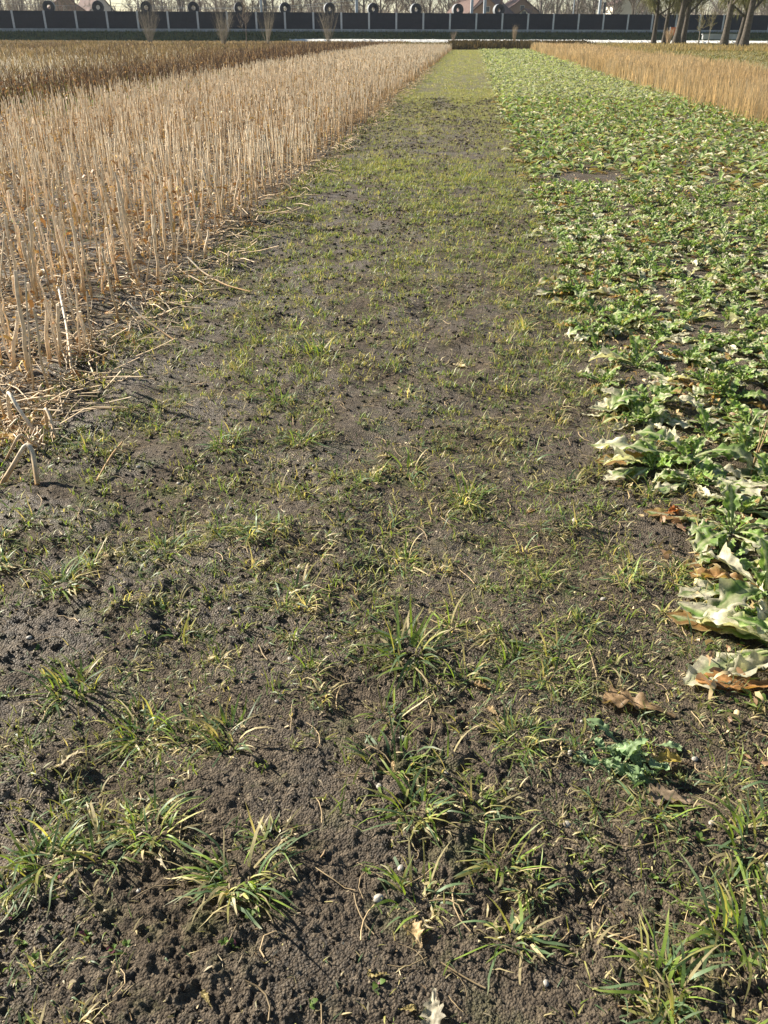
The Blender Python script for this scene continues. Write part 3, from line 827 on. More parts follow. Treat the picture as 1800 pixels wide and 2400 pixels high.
for q in kept:
    r = rng.random()
    me = T_SMALL[rng.integers(0, 10)] if r < .55 else (T_MID[rng.integers(0, 8)] if r < .85 else T_YEL[rng.integers(0, 3)])
    put_tuft(me, q[0], q[1], U(.75, 1.25), 'small ragged grass tuft growing in the muddy path', 'small tufts in the path')

def field_blades(name, label, x, y, L, W, S, col, el=(.3, 1.4), droop=(.2, 1.4), mat=None, cat='grass', zoff=-.004):
    n = len(x)
    b = np.stack([x, y, H(x, y) + zoff], 1)
    r = blades(b, L, W, U(0, 6.28, n), U(*el, n), U(*droop, n), S, col)
    return r
# short thin grass between the tufts, and the sward farther on
parts = []
n = 60000
x = U(-2.2, 1.1, n); y = .75 + 7.5 * U(0, 1, n) ** 1.1
k = seen(x, y, 0, .05) & (gdens(x, y) + U(-.13, .13, n) > .50); x, y = x[k], y[k]
parts.append(field_blades('', '', x, y, U(.012, .045, len(x)), U(.0018, .0042, len(x)), 4, blade_colors(len(x), dry=.35), (.05, 1.3)))
for y0, y1, m, L, W, S, tn, sp in ((1.2, 5, 1500, (.02, .06), (.0028, .005), 3, 16, .022), (4.0, 13, 6200, (.02, .065), (.0034, .0065), 3, 14, .026),
                               (11, 30, 9500, (.025, .06), (.007, .013), 2, 9, .035), (24, 96, 12500, (.03, .07), (.014, .032), 2, 5, .05)):
    cx = U(-2.08, .88, m); cy = y0 + (y1 - y0) * U(0, 1, m) ** (1.0 if y0 > 5 else .8)
    kk = seen(cx, cy, 0, .05) & (gdens(cx * 1.2, cy * (.9 if y0 < 10 else .3)) + U(-.22, .22, m) > .36); cx, cy = cx[kk], cy[kk]
    big = np.repeat(.55 + .9 * U(0, 1, len(cx)) ** 2, tn)
    x = np.repeat(cx, tn) + rng.normal(0, sp, len(cx) * tn) * big; y = np.repeat(cy, tn) + rng.normal(0, sp, len(cx) * tn) * big
    parts.append(field_blades('', '', x, y, U(*L, len(x)) * big, U(*W, len(x)), S, np.repeat(blade_colors(len(cx), dry=.12), tn, 0) * .55 + .45 * blade_colors(len(x), dry=.22)))
tag(obj('path_grass', mesh('path_grass', parts, M_GRASS)), 'thin short grass sprouting all over the muddy path', 'grass', kind='stuff')

# loose crumbs of soil
def crumbs(n, xr, y0, y1, pw, s0, s1, dens=.3):
    x = U(*xr, n); y = y0 + (y1 - y0) * U(0, 1, n) ** pw
    k = seen(x, y, 0, .05) & (vnoise(x * 3.1, y * 3.1, 15) + U(-.25, .25, n) > dens); x, y = x[k], y[k]; n = len(x)
    sz = s0 + (s1 - s0) * U(0, 1, n) ** 3.5 ; sz = sz * (.8 + y / 12)
    a = U(0, 6.28, n)
    V = np.zeros((n, 9, 3))
    for q in range(4):
        r = sz * U(.7, 1.25, n); V[:, q, 0] = np.cos(a + q * 1.57) * r; V[:, q, 1] = np.sin(a + q * 1.57) * r; V[:, q, 2] = -.3 * sz
        r = sz * U(.45, .95, n); V[:, q + 4, 0] = np.cos(a + q * 1.57 + .5) * r; V[:, q + 4, 1] = np.sin(a + q * 1.57 + .5) * r; V[:, q + 4, 2] = sz * U(.3, .75, n)
    V[:, 8] = np.stack([sz * U(-.3, .3, n), sz * U(-.3, .3, n), sz * U(.6, 1.0, n)], 1)
    V += np.stack([x, y, H(x, y)], 1)[:, None]
    f4 = np.array([[0, 1, 5, 4], [1, 2, 6, 5], [2, 3, 7, 6], [3, 0, 4, 7]]); f3 = np.array([[4, 5, 8], [5, 6, 8], [6, 7, 8], [7, 4, 8]])
    o = (np.arange(n) * 9)[:, None, None]
    return V, (f4[None] + o).reshape(-1, 4), (f3[None] + o).reshape(-1, 3)
parts = []
for args in ((17000, (-2.3, 1.5), .75, 3.2, 1.1, .0016, .012), (12000, (-2.2, 1.2), 3.0, 9, 1.2, .003, .014), (9000, (-2.1, .95), 8, 26, 1.3, .005, .016)):
    V, f4, f3 = crumbs(*args)
    parts.append((V, f4, (1, 1, 1))); parts.append((V[:, 4:].reshape(-1, 3), np.array([[0, 1, 4], [1, 2, 4], [2, 3, 4], [3, 0, 4]])[None].repeat(len(V), 0).reshape(-1, 3) + np.repeat(np.arange(len(V)) * 5, 4)[:, None], (1, 1, 1)))
tag(obj('soil_crumbs', mesh('soil_crumbs', parts, M_SOIL, False)), 'loose crumbs of dark soil lying all over the path', 'soil', kind='stuff')
# straw bits, leaf crumbs on the soil
n = 34000
x = U(-2.4, 1.5, n); y = .72 + 8 * U(0, 1, n) ** 1.25
k = seen(x, y, 0, .05) & (vnoise(x * 2.7, y * 2.7, 18) * .6 + vnoise(x * 9, y * 9, 19) * .4 + U(-.15, .15, n) > .46); x, y = x[k], y[k]; n = len(x)
L = .003 + .028 * U(0, 1, n) ** 2.6; a = U(0, 6.28, n); S = 3; cv = rng.normal(0, .7, n)
P = np.zeros((n, S, 3)); P[:, 0, 0] = x; P[:, 0, 1] = y
for k in range(1, S): P[:, k, 0] = P[:, k - 1, 0] + np.cos(a + cv * k) * L / 2; P[:, k, 1] = P[:, k - 1, 1] + np.sin(a + cv * k) * L / 2
P[..., 2] = H(P[..., 0], P[..., 1]) + U(.001, .005, (n, S))
kk = U(0, 1, n)[:, None]
col = np.where(kk < .35, np.array([.52, .42, .26]), np.where(kk < .75, np.array([.32, .28, .12]), np.array([.22, .15, .08]))) * U(.35, 1.3, n)[:, None]
W = (.0005 + .0026 * U(0, 1, n) ** 2.2)[:, None] * np.array([.6, 1, .35]) * (1 + y / 12)[:, None]
sd = norm(np.stack([-np.sin(a), np.cos(a), U(-.9, .9, n)], 1))
tag(obj('straw_litter', mesh('straw_litter', [ribbons(P, sd, W, np.repeat(col[:, None], S, 1))], M_STRAW)), 'tiny straw and leaf crumbs strewn over the mud', 'litter', kind='stuff')
# longer straws lying on the mud
n = 900
x = U(-2.2, 1.2, n); y = .75 + 6 * U(0, 1, n) ** 1.2
k = seen(x, y, 0, .03); x, y = x[k], y[k]; n = len(x); S = 5
L = U(.03, .13, n); a = U(0, 6.28, n); cv = rng.normal(0, .35, n)
P = np.zeros((n, S, 3)); P[:, 0, 0] = x; P[:, 0, 1] = y
for k in range(1, S):
    aa = a + cv * k; P[:, k, 0] = P[:, k - 1, 0] + np.cos(aa) * L / 4; P[:, k, 1] = P[:, k - 1, 1] + np.sin(aa) * L / 4
P[..., 2] = H(P[..., 0], P[..., 1]) + .006
col = np.array([.42, .31, .17]) * U(.5, 1.4, n)[:, None]
tag(obj('straw_pieces', mesh('straw_pieces', tubes(P, np.repeat(U(.0008, .002, n)[:, None], S, 1), 4, np.repeat(col[:, None], S, 1)), M_STRAW)), 'longer pale straws and roots lying on the mud', 'litter', kind='stuff')
# tiny green seedlings
n = 380
x = U(-2.0, 1.2, n); y = .8 + 5 * U(0, 1, n) ** 1.1
k = seen(x, y, 0, .03) & (vnoise(x * 3, y * 3, 77) > .5); x, y = x[k], y[k]; m = 5; n = len(x) * m
x = np.repeat(x, m); y = np.repeat(y, m); z = H(x, y); a = U(0, 6.28, n)
L = U(.006, .016, n); b = np.stack([x, y, z], 1)
tip = b + np.stack([np.cos(a) * L, np.sin(a) * L, U(.002, .012, n)], 1); midp = (b + tip) / 2 + np.array([0, 0, .003])
col = np.where(U(0, 1, n)[:, None] < .9, np.array([.13, .20, .05]), np.array([.20, .07, .09])) * U(.7, 1.3, n)[:, None]
sd = np.stack([-np.sin(a), np.cos(a), a * 0], 1)
tag(obj('seedlings', mesh('seedlings', [ribbons(np.stack([b, midp, tip], 1), sd, np.stack([L * .1, L * .38, L * .12], 1), np.repeat(col[:, None], 3, 1))], M_GRASS)),
    'tiny round leaved green seedlings dotted over the mud', 'weeds', kind='stuff')

# clods and pebbles
def blob(seed, rough, nseg=9, nring=7, flat=.7):
    th = np.linspace(-1.2, math.pi / 2, nring); ph = np.arange(nseg) * 2 * math.pi / nseg
    T, Ph = np.meshgrid(th, ph, indexing='ij')
    k = 1 + rough * (vnoise(np.cos(Ph) * 2 + 9 + seed, np.sin(Ph) * 2 + T * 2 + seed * 3, seed) - .5) * 2 + rough * .6 * (vnoise(Ph * 4 + seed, T * 5 + 3, seed + 1) - .5) * 2
    V = np.stack([np.cos(T) * np.cos(Ph) * k, np.cos(T) * np.sin(Ph) * k, np.sin(T) * k * flat], -1)
    V[-1] = V[-1].mean(0)
    idx = np.arange(nseg * nring).reshape(nring, nseg); nx = np.roll(idx, -1, 1)
    return V.reshape(-1, 3), np.stack([idx[:-1], nx[:-1], nx[1:], idx[1:]], -1).reshape(-1, 4), (1, 1, 1)
CLODS = [mesh('soil_clod', [blob(500 + i, .2, 16, 11, .55)], M_CLOD) for i in range(8)]
PEBS = [mesh('pebble', [blob(520 + i, .12, 12, 9)], M_STONE) for i in range(5)]
n = 0
while n < 90:
    x, y = U(-1.7, .9), U(.82, 4.2)
    if not seen(np.array([x]), np.array([y]), 0, .02)[0] or gdens(np.array([x]), np.array([y]))[0] > .56: continue
    s = U(.006, .017); o = obj('soil_clod', CLODS[n % 8], None, (x, y, hz(x, y) + s * .05), (U(-.3, .3), U(-.3, .3), U(0, 6.28)), s)
    tag(o, 'crumbly brown soil clod lying on the bare mud', 'soil clod', 'clods on the mud'); n += 1
n = 0
while n < 36:
    x, y = U(-1.5, .9), U(.82, 3.2)
    if not seen(np.array([x]), np.array([y]), 0, .02)[0]: continue
    s = U(.004, .010); o = obj('pebble', PEBS[n % 5], None, (x, y, hz(x, y) + s * .3), (U(-.3, .3), U(-.3, .3), U(0, 6.28)), (s * 1.2, s, s))
    tag(o, 'small smooth pale pebble half pressed into the mud', 'pebble', 'pebbles in the mud'); n += 1

# ------------------------------------------------------------------ straw stalk stand on the left
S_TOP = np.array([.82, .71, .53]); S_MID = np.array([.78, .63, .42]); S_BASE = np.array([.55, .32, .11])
def stalk_geo(x, y, z, L, R, k, S, lean=.11):
    n = len(x); t = np.linspace(0, 1, S)
    a = U(0, 6.28, n); ln = np.abs(rng.normal(0, lean, n)) * L
    P = np.zeros((n, S, 3))
    P[:, :, 0] = x[:, None] + (np.cos(a) * ln)[:, None] * t ** 1.3; P[:, :, 1] = y[:, None] + (np.sin(a) * ln)[:, None] * t ** 1.3
    P[:, 1:-1, :2] += rng.normal(0, .004, (n, max(S - 2, 0), 2))
    P[:, :, 2] = z[:, None] - .01 + L[:, None] * t
    tt = t[None, :, None]
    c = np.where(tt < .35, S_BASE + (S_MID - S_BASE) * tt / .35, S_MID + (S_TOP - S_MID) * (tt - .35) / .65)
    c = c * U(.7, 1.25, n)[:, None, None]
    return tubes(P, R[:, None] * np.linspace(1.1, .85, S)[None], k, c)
def withered(base, L, n, W=.008, hang=True):
    """crumpled dry leaf strips hanging from a stalk"""
    S = 5; a = U(0, 6.28, n)
    P = np.zeros((n, S, 3)); P[:, 0] = base
    e = U(-.3, .8, n)
    for k in range(1, S):
        P[:, k] = P[:, k - 1] + np.stack([np.cos(a) * np.cos(e), np.sin(a) * np.cos(e), np.sin(e)], 1) * (L / (S - 1))[:, None]
        e = e - U(.4, 1.1, n); a = a + rng.normal(0, .4, n)
    c = np.where(U(0, 1, n)[:, None] < .6, np.array([.62, .43, .17]), np.array([.34, .19, .08])) * U(.6, 1.3, n)[:, None]
    return ribbons(P, norm(rng.normal(0, 1, (n, 3)) + 1e-3), W * U(.4, 1.2, n)[:, None] * np.array([.5, 1, .9, .8, .2]), np.repeat(c[:, None], S, 1))
rows = np.arange(-1.99, -9.0, -.135)
xs, ys = [], []
for xr in rows:
    yy = np.arange(3.55, 96, .118) ; yy = yy + rng.normal(0, .045, len(yy))
    xs.append(xr + rng.normal(0, .05, len(yy))); ys.append(yy)
xs = np.concatenate(xs); ys = np.concatenate(ys)
k = seen(xs, ys, .25, .14) & (xs < -1.98 - .28 * vnoise(ys * 1.3, ys * 0, 71) ** 1.5) & (rng.random(len(xs)) < np.clip(.42 + (ys - 4) * .03, .40, .66)); xs, ys = xs[k], ys[k]
vis = seen(xs, ys, .25, .0)
order = np.argsort(np.where(vis, np.hypot(xs, ys), 1e9)); near = order[:292]
mask = np.ones(len(xs), bool); mask[near] = False
STALKS = []
for i in range(16):
    L = np.array([U(.34, .58)]) * (1 if i else .9); R = np.array([U(.0042, .0075) if i % 5 else U(.0085, .012)])
    STALKS.append((mesh('dry_stalk', stalk_geo(np.zeros(1), np.zeros(1), np.zeros(1), L, R, 8, 7), M_STRAW), float(L[0])))
LEAFS = [mesh('withered_leaf', [withered(np.array([[0, 0, U(.04, .40)]]), U(.06, .15, 1), 1, .012)], M_STRAW) for i in range(14)]
for i, q in enumerate(near):
    me, L = STALKS[rng.integers(0, 16)]
    o = obj('dry_stalk', me, None, (xs[q], ys[q], hz(xs[q], ys[q])), (rng.normal(0, .07), rng.normal(0, .07), U(0, 6.28)), (1, 1, U(.55, 1.15)))
    tag(o, 'upright cut straw coloured stalk in the front of the stubble stand', 'stalk', 'stalks in the front of the stubble stand')
    for _ in range(rng.integers(0, 4)): obj('withered_leaf', LEAFS[rng.integers(0, 14)], o, (0, 0, 0), (0, 0, U(0, 6.28)))
# bent and broken stalks at the near corner
def bent(pts, r, label):
    P = np.array(pts, float); 
    o = P[0].copy()
    o[2] = hz(o[0], o[1]); Q = P.copy(); Q[:, :2] -= o[:2]
    t = np.linspace(0, 1, 14); d = np.linspace(0, 1, len(Q)); Q = np.stack([np.interp(t, d, Q[:, k]) for k in range(3)], 1)
    Q[1:-1] = (Q[:-2] + 2 * Q[1:-1] + Q[2:]) / 4
    c = S_BASE + (S_TOP - S_BASE) * np.clip(Q[:, 2:3] / .15, 0, 1)
    tag(obj('bent_stalk', mesh('bent_stalk', tubes(Q[None], np.full((1, 14), r), 8, c[None]), M_STRAW), None, tuple(o)), label, 'stalk', 'bent stalks at the near corner')
bent([(-2.02, 3.42, -.01), (-2.03, 3.44, .12), (-2.0, 3.42, .205), (-1.95, 3.36, .17), (-1.84, 3.30, .03), (-1.80, 3.28, .01)], .0085, 'tall stalk bent over like a hook at the left edge')
bent([(-1.86, 3.42, -.01), (-1.86, 3.44, .06), (-1.85, 3.43, .115), (-1.82, 3.40, .09), (-1.76, 3.30, .02)], .0075, 'small arch of bent stalk right of the hooked one')
bent([(-1.80, 2.86, -.01), (-1.76, 2.93, .06), (-1.71, 2.97, .14), (-1.68, 2.95, .11), (-1.64, 2.86, .01)], .010, 'nearest broken stalk folded like an upturned V')
bent([(-1.90, 3.10, -.01), (-1.84, 3.16, .10), (-1.80, 3.2, .02)], .006, 'thin snapped stalk behind the folded V')
bent([(-1.68, 4.75, .01), (-1.75, 4.80, .03), (-1.92, 4.9, .10), (-2.02, 4.98, .16)], .006, 'stalk leaning out over the path edge')
bent([(-1.45, 5.75, .015), (-1.65, 5.85, .03), (-1.85, 6.0, .08), (-1.98, 6.1, .16)], .006, 'long pale stalk fallen out of the stand onto the path')
bent([(-1.42, 2.92, .01), (-1.43, 3.02, .015), (-1.44, 3.14, .02), (-1.44, 3.26, .02)], .0042, 'striped short straw piece lying beside the corner of the stand')
bent([(-2.0, 4.05, .02), (-2.25, 4.6, .10), (-2.45, 5.0, .22)], .007, 'pale stalk lying slanted across the front stems')
# the rest of the stand
x, y = xs[mask], ys[mask]; n = len(x); z = H(x, y); d = np.hypot(x, y)
parts = []
for lo, hi, kk, S in ((0, 14, 4, 4), (14, 34, 3, 2), (34, 120, 3, 2)):
    m = (d >= lo) & (d < hi)
    thin = rng.random(m.sum()) < (1 if lo < 30 else .62)
    xx, yy = x[m][thin], y[m][thin]; nn = len(xx)
    R = U(.004, .0075, nn) * (1 if lo < 14 else (1.15 if lo < 34 else 2.0))
    L = U(.30, .62, nn) * np.where(U(0, 1, nn) < .18, .5, 1)
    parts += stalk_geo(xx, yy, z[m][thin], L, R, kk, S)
    m2 = int(nn * (1.0 if lo < 30 else .5)); j = rng.integers(0, nn, m2)
    parts.append(withered(np.stack([xx[j], yy[j], U(.03, .50, m2)], 1), U(.04, .15, m2) * (1 if lo < 30 else 1.5), m2, .008 * (1 if lo < 14 else (1.3 if lo < 34 else 2.6))))
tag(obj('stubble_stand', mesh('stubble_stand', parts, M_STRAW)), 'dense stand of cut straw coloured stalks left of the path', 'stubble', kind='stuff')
# fallen straw, leaf rags and weeds between the stalks
parts = []
n = 17000
x = U(-9, -1.78, n); y = 3.2 + 45 * U(0, 1, n) ** 2.2; k = seen(x, y, 0, .1); x, y = x[k], y[k]; n = len(x)
a = U(0, 6.28, n); L = U(.05, .30, n) * (y > 3.4) + .06; S = 3
b = np.stack([x, y, H(x, y) + U(.004, .03, n)], 1)
P = np.stack([b, b + np.stack([np.cos(a) * L / 2, np.sin(a) * L / 2, U(-.01, .05, n)], 1), b + np.stack([np.cos(a) * L, np.sin(a) * L, U(-.02, .07, n)], 1)], 1)
P[..., 2] = np.maximum(P[..., 2], H(P[..., 0], P[..., 1]) + .004)
col = np.array([.62, .48, .30]) * U(.55, 1.3, n)[:, None]
parts += tubes(P, np.repeat((U(.001, .0042, n) * (1 + y / 30))[:, None], S, 1), 3, np.repeat(col[:, None], S, 1))
n = 18000
x = U(-9, -1.85, n); y = 3.2 + 60 * U(0, 1, n) ** 1.9; k = seen(x, y, 0, .1); x, y = x[k], y[k]; n = len(x)
parts.append(withered(np.stack([x, y, H(x, y) + U(.005, .05, n)], 1), U(.03, .11, n) * (1 + y / 50), n, .007))
tag(obj('fallen_straw', mesh('fallen_straw', parts, M_STRAW)), 'fallen straw and brown leaf rags between the stalks', 'straw', kind='stuff')
n = 16000
x = U(-9, -1.6, n); y = 2.6 + 40 * U(0, 1, n) ** 1.8; k = seen(x, y, 0, .1) & (vnoise(x * 1.7, y * 1.7, 55) > .48); x, y = x[k], y[k]
c = blade_colors(len(x), dry=.15) * np.array([.95, 1.1, .8])
tag(obj('weeds_among_stalks', mesh('weeds_among_stalks', [field_blades('', '', x, y, U(.02, .07, len(x)), U(.004, .009, len(x)) * (1 + y / 30), 3, c, (.1, 1.3))], M_GRASS)), 'low green weeds between the straw stalks', 'weeds', kind='stuff')

# ------------------------------------------------------------------ dark withered strip, meadows, reed strip
def upright(n, x, y, L, W, col, lean=.15, S=3):
    a = U(0, 6.28, n); b = np.stack([x, y, H(x, y) - .02], 1); l = np.abs(rng.normal(0, lean, n)) * L
    t = np.linspace(0, 1, S)[None, :, None]
    top = np.stack([np.cos(a) * l, np.sin(a) * l, L], 1)
    P = b[:, None] + top[:, None] * t + rng.normal(0, .012, (n, S, 3)) * t
    f = np.array([-.35, 1]); s2 = a * 0 + U(-.6, .6, n)
    sd = np.stack([np.cos(s2), np.sin(s2), s2 * 0], 1)
    w = W[:, None] * np.linspace(1, .45, S)[None]
    return ribbons(P, sd, w, np.repeat(col[:, None], S, 1))
n = 13000
y = 11 + 100 * U(0, 1, n) ** 1.25; x = -9.6 + .7 * (vnoise(y * .35, y * 0, 13) - .5) - np.abs(rng.normal(0, 2.0, n)) * (1 + y / 80) + rng.normal(0, .5, n)
k = seen(x, y, .3, .1); x, y = x[k], y[k]; n = len(x)
col = np.where(U(0, 1, n)[:, None] < .8, np.array([.11, .078, .06]), np.array([.46, .36, .24])) * U(.6, 1.4, n)[:, None]
parts = [upright(n, x, y, U(.3, .68, n), U(.004, .009, n) * (.7 + y / 45), col, .3)]
m = n // 2; j = rng.integers(0, n, m)
w_ = withered(np.stack([x[j], y[j], U(.1, .55, m)], 1), U(.06, .2, m), m, .02)
parts.append((w_[0], w_[1], w_[2] * np.array([.6, .58, .75])))
tag(obj('withered_strip', mesh('withered_strip', parts, M_REED)), 'strip of dark brown withered plants behind the straw stand', 'withered plants', kind='stuff')
def meadow(name, label, xr, yr, n, L, cols, W0_=.008, pw=1.6, cut=None, lean=.5):
    y = yr[0] + (yr[1] - yr[0]) * U(0, 1, n) ** pw; x = U(*xr, n)
    k = seen(x, y, .1, .06)
    if cut is not None: k &= cut(x, y)
    x, y = x[k], y[k]; n = len(x)
    pk = rng.integers(0, len(cols), n); pn = vnoise(x * .25, y * .12, 91)
    pk = np.clip((pn * 1.6 - .3 + rng.normal(0, .25, n)) * len(cols), 0, len(cols) - 1).astype(int)
    col = np.array(cols)[pk] * U(.65, 1.35, n)[:, None]
    tag(obj(name, mesh(name, [upright(n, x, y, U(*L, n), W0_ * (.4 + y / 30), col, lean)], M_REED)), label, 'grass', kind='stuff')
BR = [(.27, .21, .12), (.35, .275, .165), (.27, .23, .11), (.42, .345, .22)]
meadow('dark_stems', 'scattered dark dead stems standing through the brown meadow', (-70, -10), (14, 120), 16000, (.25, .55), [(.10, .075, .06), (.16, .12, .085)], .006, 1.2, lambda x, y: vnoise(x * .3, y * .15, 23) > .42, .25)
meadow('brown_meadow', 'rough brown winter meadow filling the left distance', (-110, -9.6), (12, 150), 70000, (.12, .38), BR, .010, 1.25)
meadow('green_weeds', 'bright green weeds under the dark withered strip', (-14, -8.6), (14, 40), 9000, (.08, .2), [(.16, .24, .05), (.22, .27, .07)], .012, 1.2, lambda x, y: vnoise(x * .6, y * .3, 12) > .45)
meadow('pale_meadow', 'pale green meadow right of the orange reeds', (10.5, 70), (24, 150), 60000, (.05, .17), [(.25, .25, .085), (.33, .30, .13), (.40, .35, .19)], .012, 1.1)
meadow('dry_fringe', 'pale dry grass fringe around the old trees', (7, 70), (92, 128), 14000, (.2, .5), [(.46, .37, .20), (.40, .34, .18)], .012, 1.0, lambda x, y: vnoise(x * .2, y * .2, 8) > .35)
meadow('verge_grass', 'olive verge grass between the fields and the gravel track', (-80, 45), (98, 148), 16000, (.12, .3), [(.14, .14, .05), (.21, .18, .08), (.27, .21, .11)], .010, 1.0, lambda x, y: (y - 98) > 0)
meadow('scrub_mound', 'dark rough scrub where the strips end before the track', (-2.5, 12), (97.5, 108), 5200, (.35, .85), [(.10, .085, .05), (.16, .13, .07)], .016, 1.0)
n = 44000
y = 15 + 82 * U(0, 1, n) ** 1.5; x = 5.65 + rng.normal(0, .14, n) + (.5 * (vnoise(y * .8, y * 0, 5) - .5)) + U(0, 5.4, n) * (.9 + .15 * vnoise(y * .3, y * 0 + 4, 2))
k = seen(x, y, .3, .08); x, y = x[k], y[k]; n = len(x)
pn = vnoise(x * .9, y * .35, 61)[:, None]
col = (np.array([.56, .43, .25]) * (1 - pn) + np.array([.66, .55, .37]) * pn) * U(.6, 1.35, n)[:, None]
tag(obj('reed_strip', mesh('reed_strip', [upright(n, x, y, U(.3, .66, n) * (.8 + .4 * pn[:, 0]), U(.003, .006, n) * (.6 + y / 22), col, .22)], M_REED)),
    'strip of dense orange tan dry grass right of the leafy crop', 'dry grass', kind='stuff')

# ------------------------------------------------------------------ leafy crop on the right
C_GREEN = np.array([.20, .315, .068]); C_DEEP = np.array([.13, .23, .06]); C_CREAM = np.array([.70, .64, .47]); C_PALE = np.array([.46, .50, .26])
C_BROWN = np.array([.34, .19, .075]); C_RIB = np.array([.52, .56, .28])
def leaf_geo(seed, L, W, kind, nt=14, lo=False):
    """lobed leaf on a stout pale rib, lying along +X from the plant's heart"""
    g = np.random.default_rng(seed)
    s = np.array([-1, -.8, -.55, -.3, -.09, .09, .3, .55, .8, 1.]) if not lo else (np.array([-1, -.1, .1, 1.]) if nt > 4 else np.array([-1, 0, 1.]))
    t = np.linspace(0, 1, nt)
    shape = np.interp(t, [0, .12, .28, .45, .68, .88, 1], [.20, .20, .32, .66, 1.0, .76, .08])
    lob = 1 + .20 * np.sin(t * g.uniform(30, 42) + g.uniform(0, 6)) * np.clip((t - .15) * 5, 0, 1)
    jag = .20 if not lo else .15
    wl = W / 2 * shape * lob * g.uniform(1 - jag, 1 + jag * .7, nt); wr = W / 2 * shape * np.roll(lob, 1) * g.uniform(1 - jag, 1 + jag * .7, nt)
    el = {'up': g.uniform(.5, 1.05), 'arch': g.uniform(.35, .8), 'flat': g.uniform(.10, .35), 'dead': g.uniform(.1, .5), 'small': g.uniform(.7, 1.35)}[kind]
    bend = {'up': g.uniform(.6, 1.4), 'arch': g.uniform(1.3, 2.2), 'flat': g.uniform(.3, .8), 'dead': g.uniform(.5, 1.3), 'small': g.uniform(.2, .9)}[kind]
    c = np.zeros((nt, 3)); e = el; yaw = 0.
    for k in range(1, nt):
        c[k] = c[k - 1] + np.array([math.cos(e) * math.cos(yaw), math.cos(e) * math.sin(yaw), math.sin(e)]) * L / (nt - 1)
        e -= bend / (nt - 1) * (.5 + 1.2 * t[k]); yaw += g.normal(0, .05)
    T = norm(np.gradient(c, axis=0)); side = norm(np.stack([-T[:, 1], T[:, 0], T[:, 2] * 0], 1)); nrm = np.cross(T, side) * -1
    nrm = np.where(nrm[:, 2:3] < 0, -nrm, nrm)
    ww = np.where(s[None] < 0, wl[:, None], wr[:, None]) * s[None]
    if not lo: ww = np.where(np.abs(s[None]) < .1, np.sign(s[None]) * (W * (.075 - .06 * t))[:, None], ww)
    ww = np.where(np.abs(s[None]) > .1, np.sign(s[None]) * np.maximum(np.abs(ww), (W * (.08 - .062 * t))[:, None]), ww)
    fold = {'up': .35, 'arch': .25, 'flat': .12, 'dead': .7, 'small': .4}[kind] * g.uniform(.5, 1.5)
    V = c[:, None] + side[:, None] * (ww * (1 - .25 * fold))[..., None]
    ns = len(s); TT, SS = np.meshgrid(t, s, indexing='ij')
    crumple = W * ({'dead': .36}.get(kind, .22)) * (.65 * vnoise(TT * 9 + seed * 1.7, SS * 2.6 + seed, seed) + .35 * vnoise(TT * 21 + seed, SS * 5 + seed, seed + 2) - .5) * 2 * np.minimum(np.abs(SS) * 1.4, 1) * shape[:, None]
    crumple += W * .12 * np.sin(TT * 31 + seed + np.sign(SS) * 1.2) * np.abs(SS) ** 1.5 * shape[:, None]
    V = V + nrm[:, None] * (np.abs(ww) * fold + crumple + np.where(np.abs(SS) < .1, W * .035, 0))[..., None]
    V[..., 2] = np.maximum(V[..., 2], .004 + .004 * g.random(V.shape[:2]) + .012 * np.abs(crumple) / W * 4 * W / .08)
    ble = {'up': .26, 'arch': .38, 'flat': .54, 'dead': .95, 'small': .05}[kind]
    mk = vnoise(TT * 5 + seed * 2.1, SS * 2 + seed * .7, seed + 5) * .75 + .45 * np.abs(SS) * TT
    f = np.clip((mk - (1.0 - ble)) * 4 + .5, 0, 1)[..., None]
    gcol = C_GREEN if kind in ('up', 'small') else (C_GREEN * .6 + C_DEEP * .4)
    gcol = gcol * g.uniform(.75, 1.3) * (1 + .25 * (vnoise(TT * 12, SS * 5 + seed, seed + 9) - .5)[..., None])
    dead = C_CREAM if g.random() < .72 else C_BROWN * 1.1
    colr = gcol * (1 - f) + (dead * g.uniform(.75, 1.1)) * f
    edge = np.clip((np.abs(SS) - .85) * 6, 0, 1)[..., None] * .35
    colr = colr * (1 - edge) + C_PALE * edge
    rib = (np.abs(SS) < .1)[..., None]
    vein = np.clip(1 - np.abs(((TT * 9 - np.abs(SS) * 1.6 + .3) % 1.0) - .5) * 7, 0, 1)[..., None] * .22
    colr = colr * (1 - vein) + C_RIB * vein
    colr = np.where(rib, C_RIB * .9 * (1 - .5 * f) + C_CREAM * .45 * f, colr)
    idx = np.arange(nt * ns).reshape(nt, ns)
    F = np.stack([idx[:-1, :-1], idx[1:, :-1], idx[1:, 1:], idx[:-1, 1:]], -1).reshape(-1, 4)
    return V.reshape(-1, 3), F, colr.reshape(-1, 3)
LV = {}
for kind, L, W, nv in (('up', .165, .068, 8), ('arch', .21, .075, 8), ('flat', .25, .072, 10), ('dead', .20, .055, 8), ('small', .085, .045, 6)):
    LV[kind] = [mesh('leaf', [leaf_geo(700 + i * 7 + hash_k, L * (.85 + .06 * (i % 5)), W, kind, 30)], M_CROP) for i, hash_k in zip(range(nv), range(nv))]
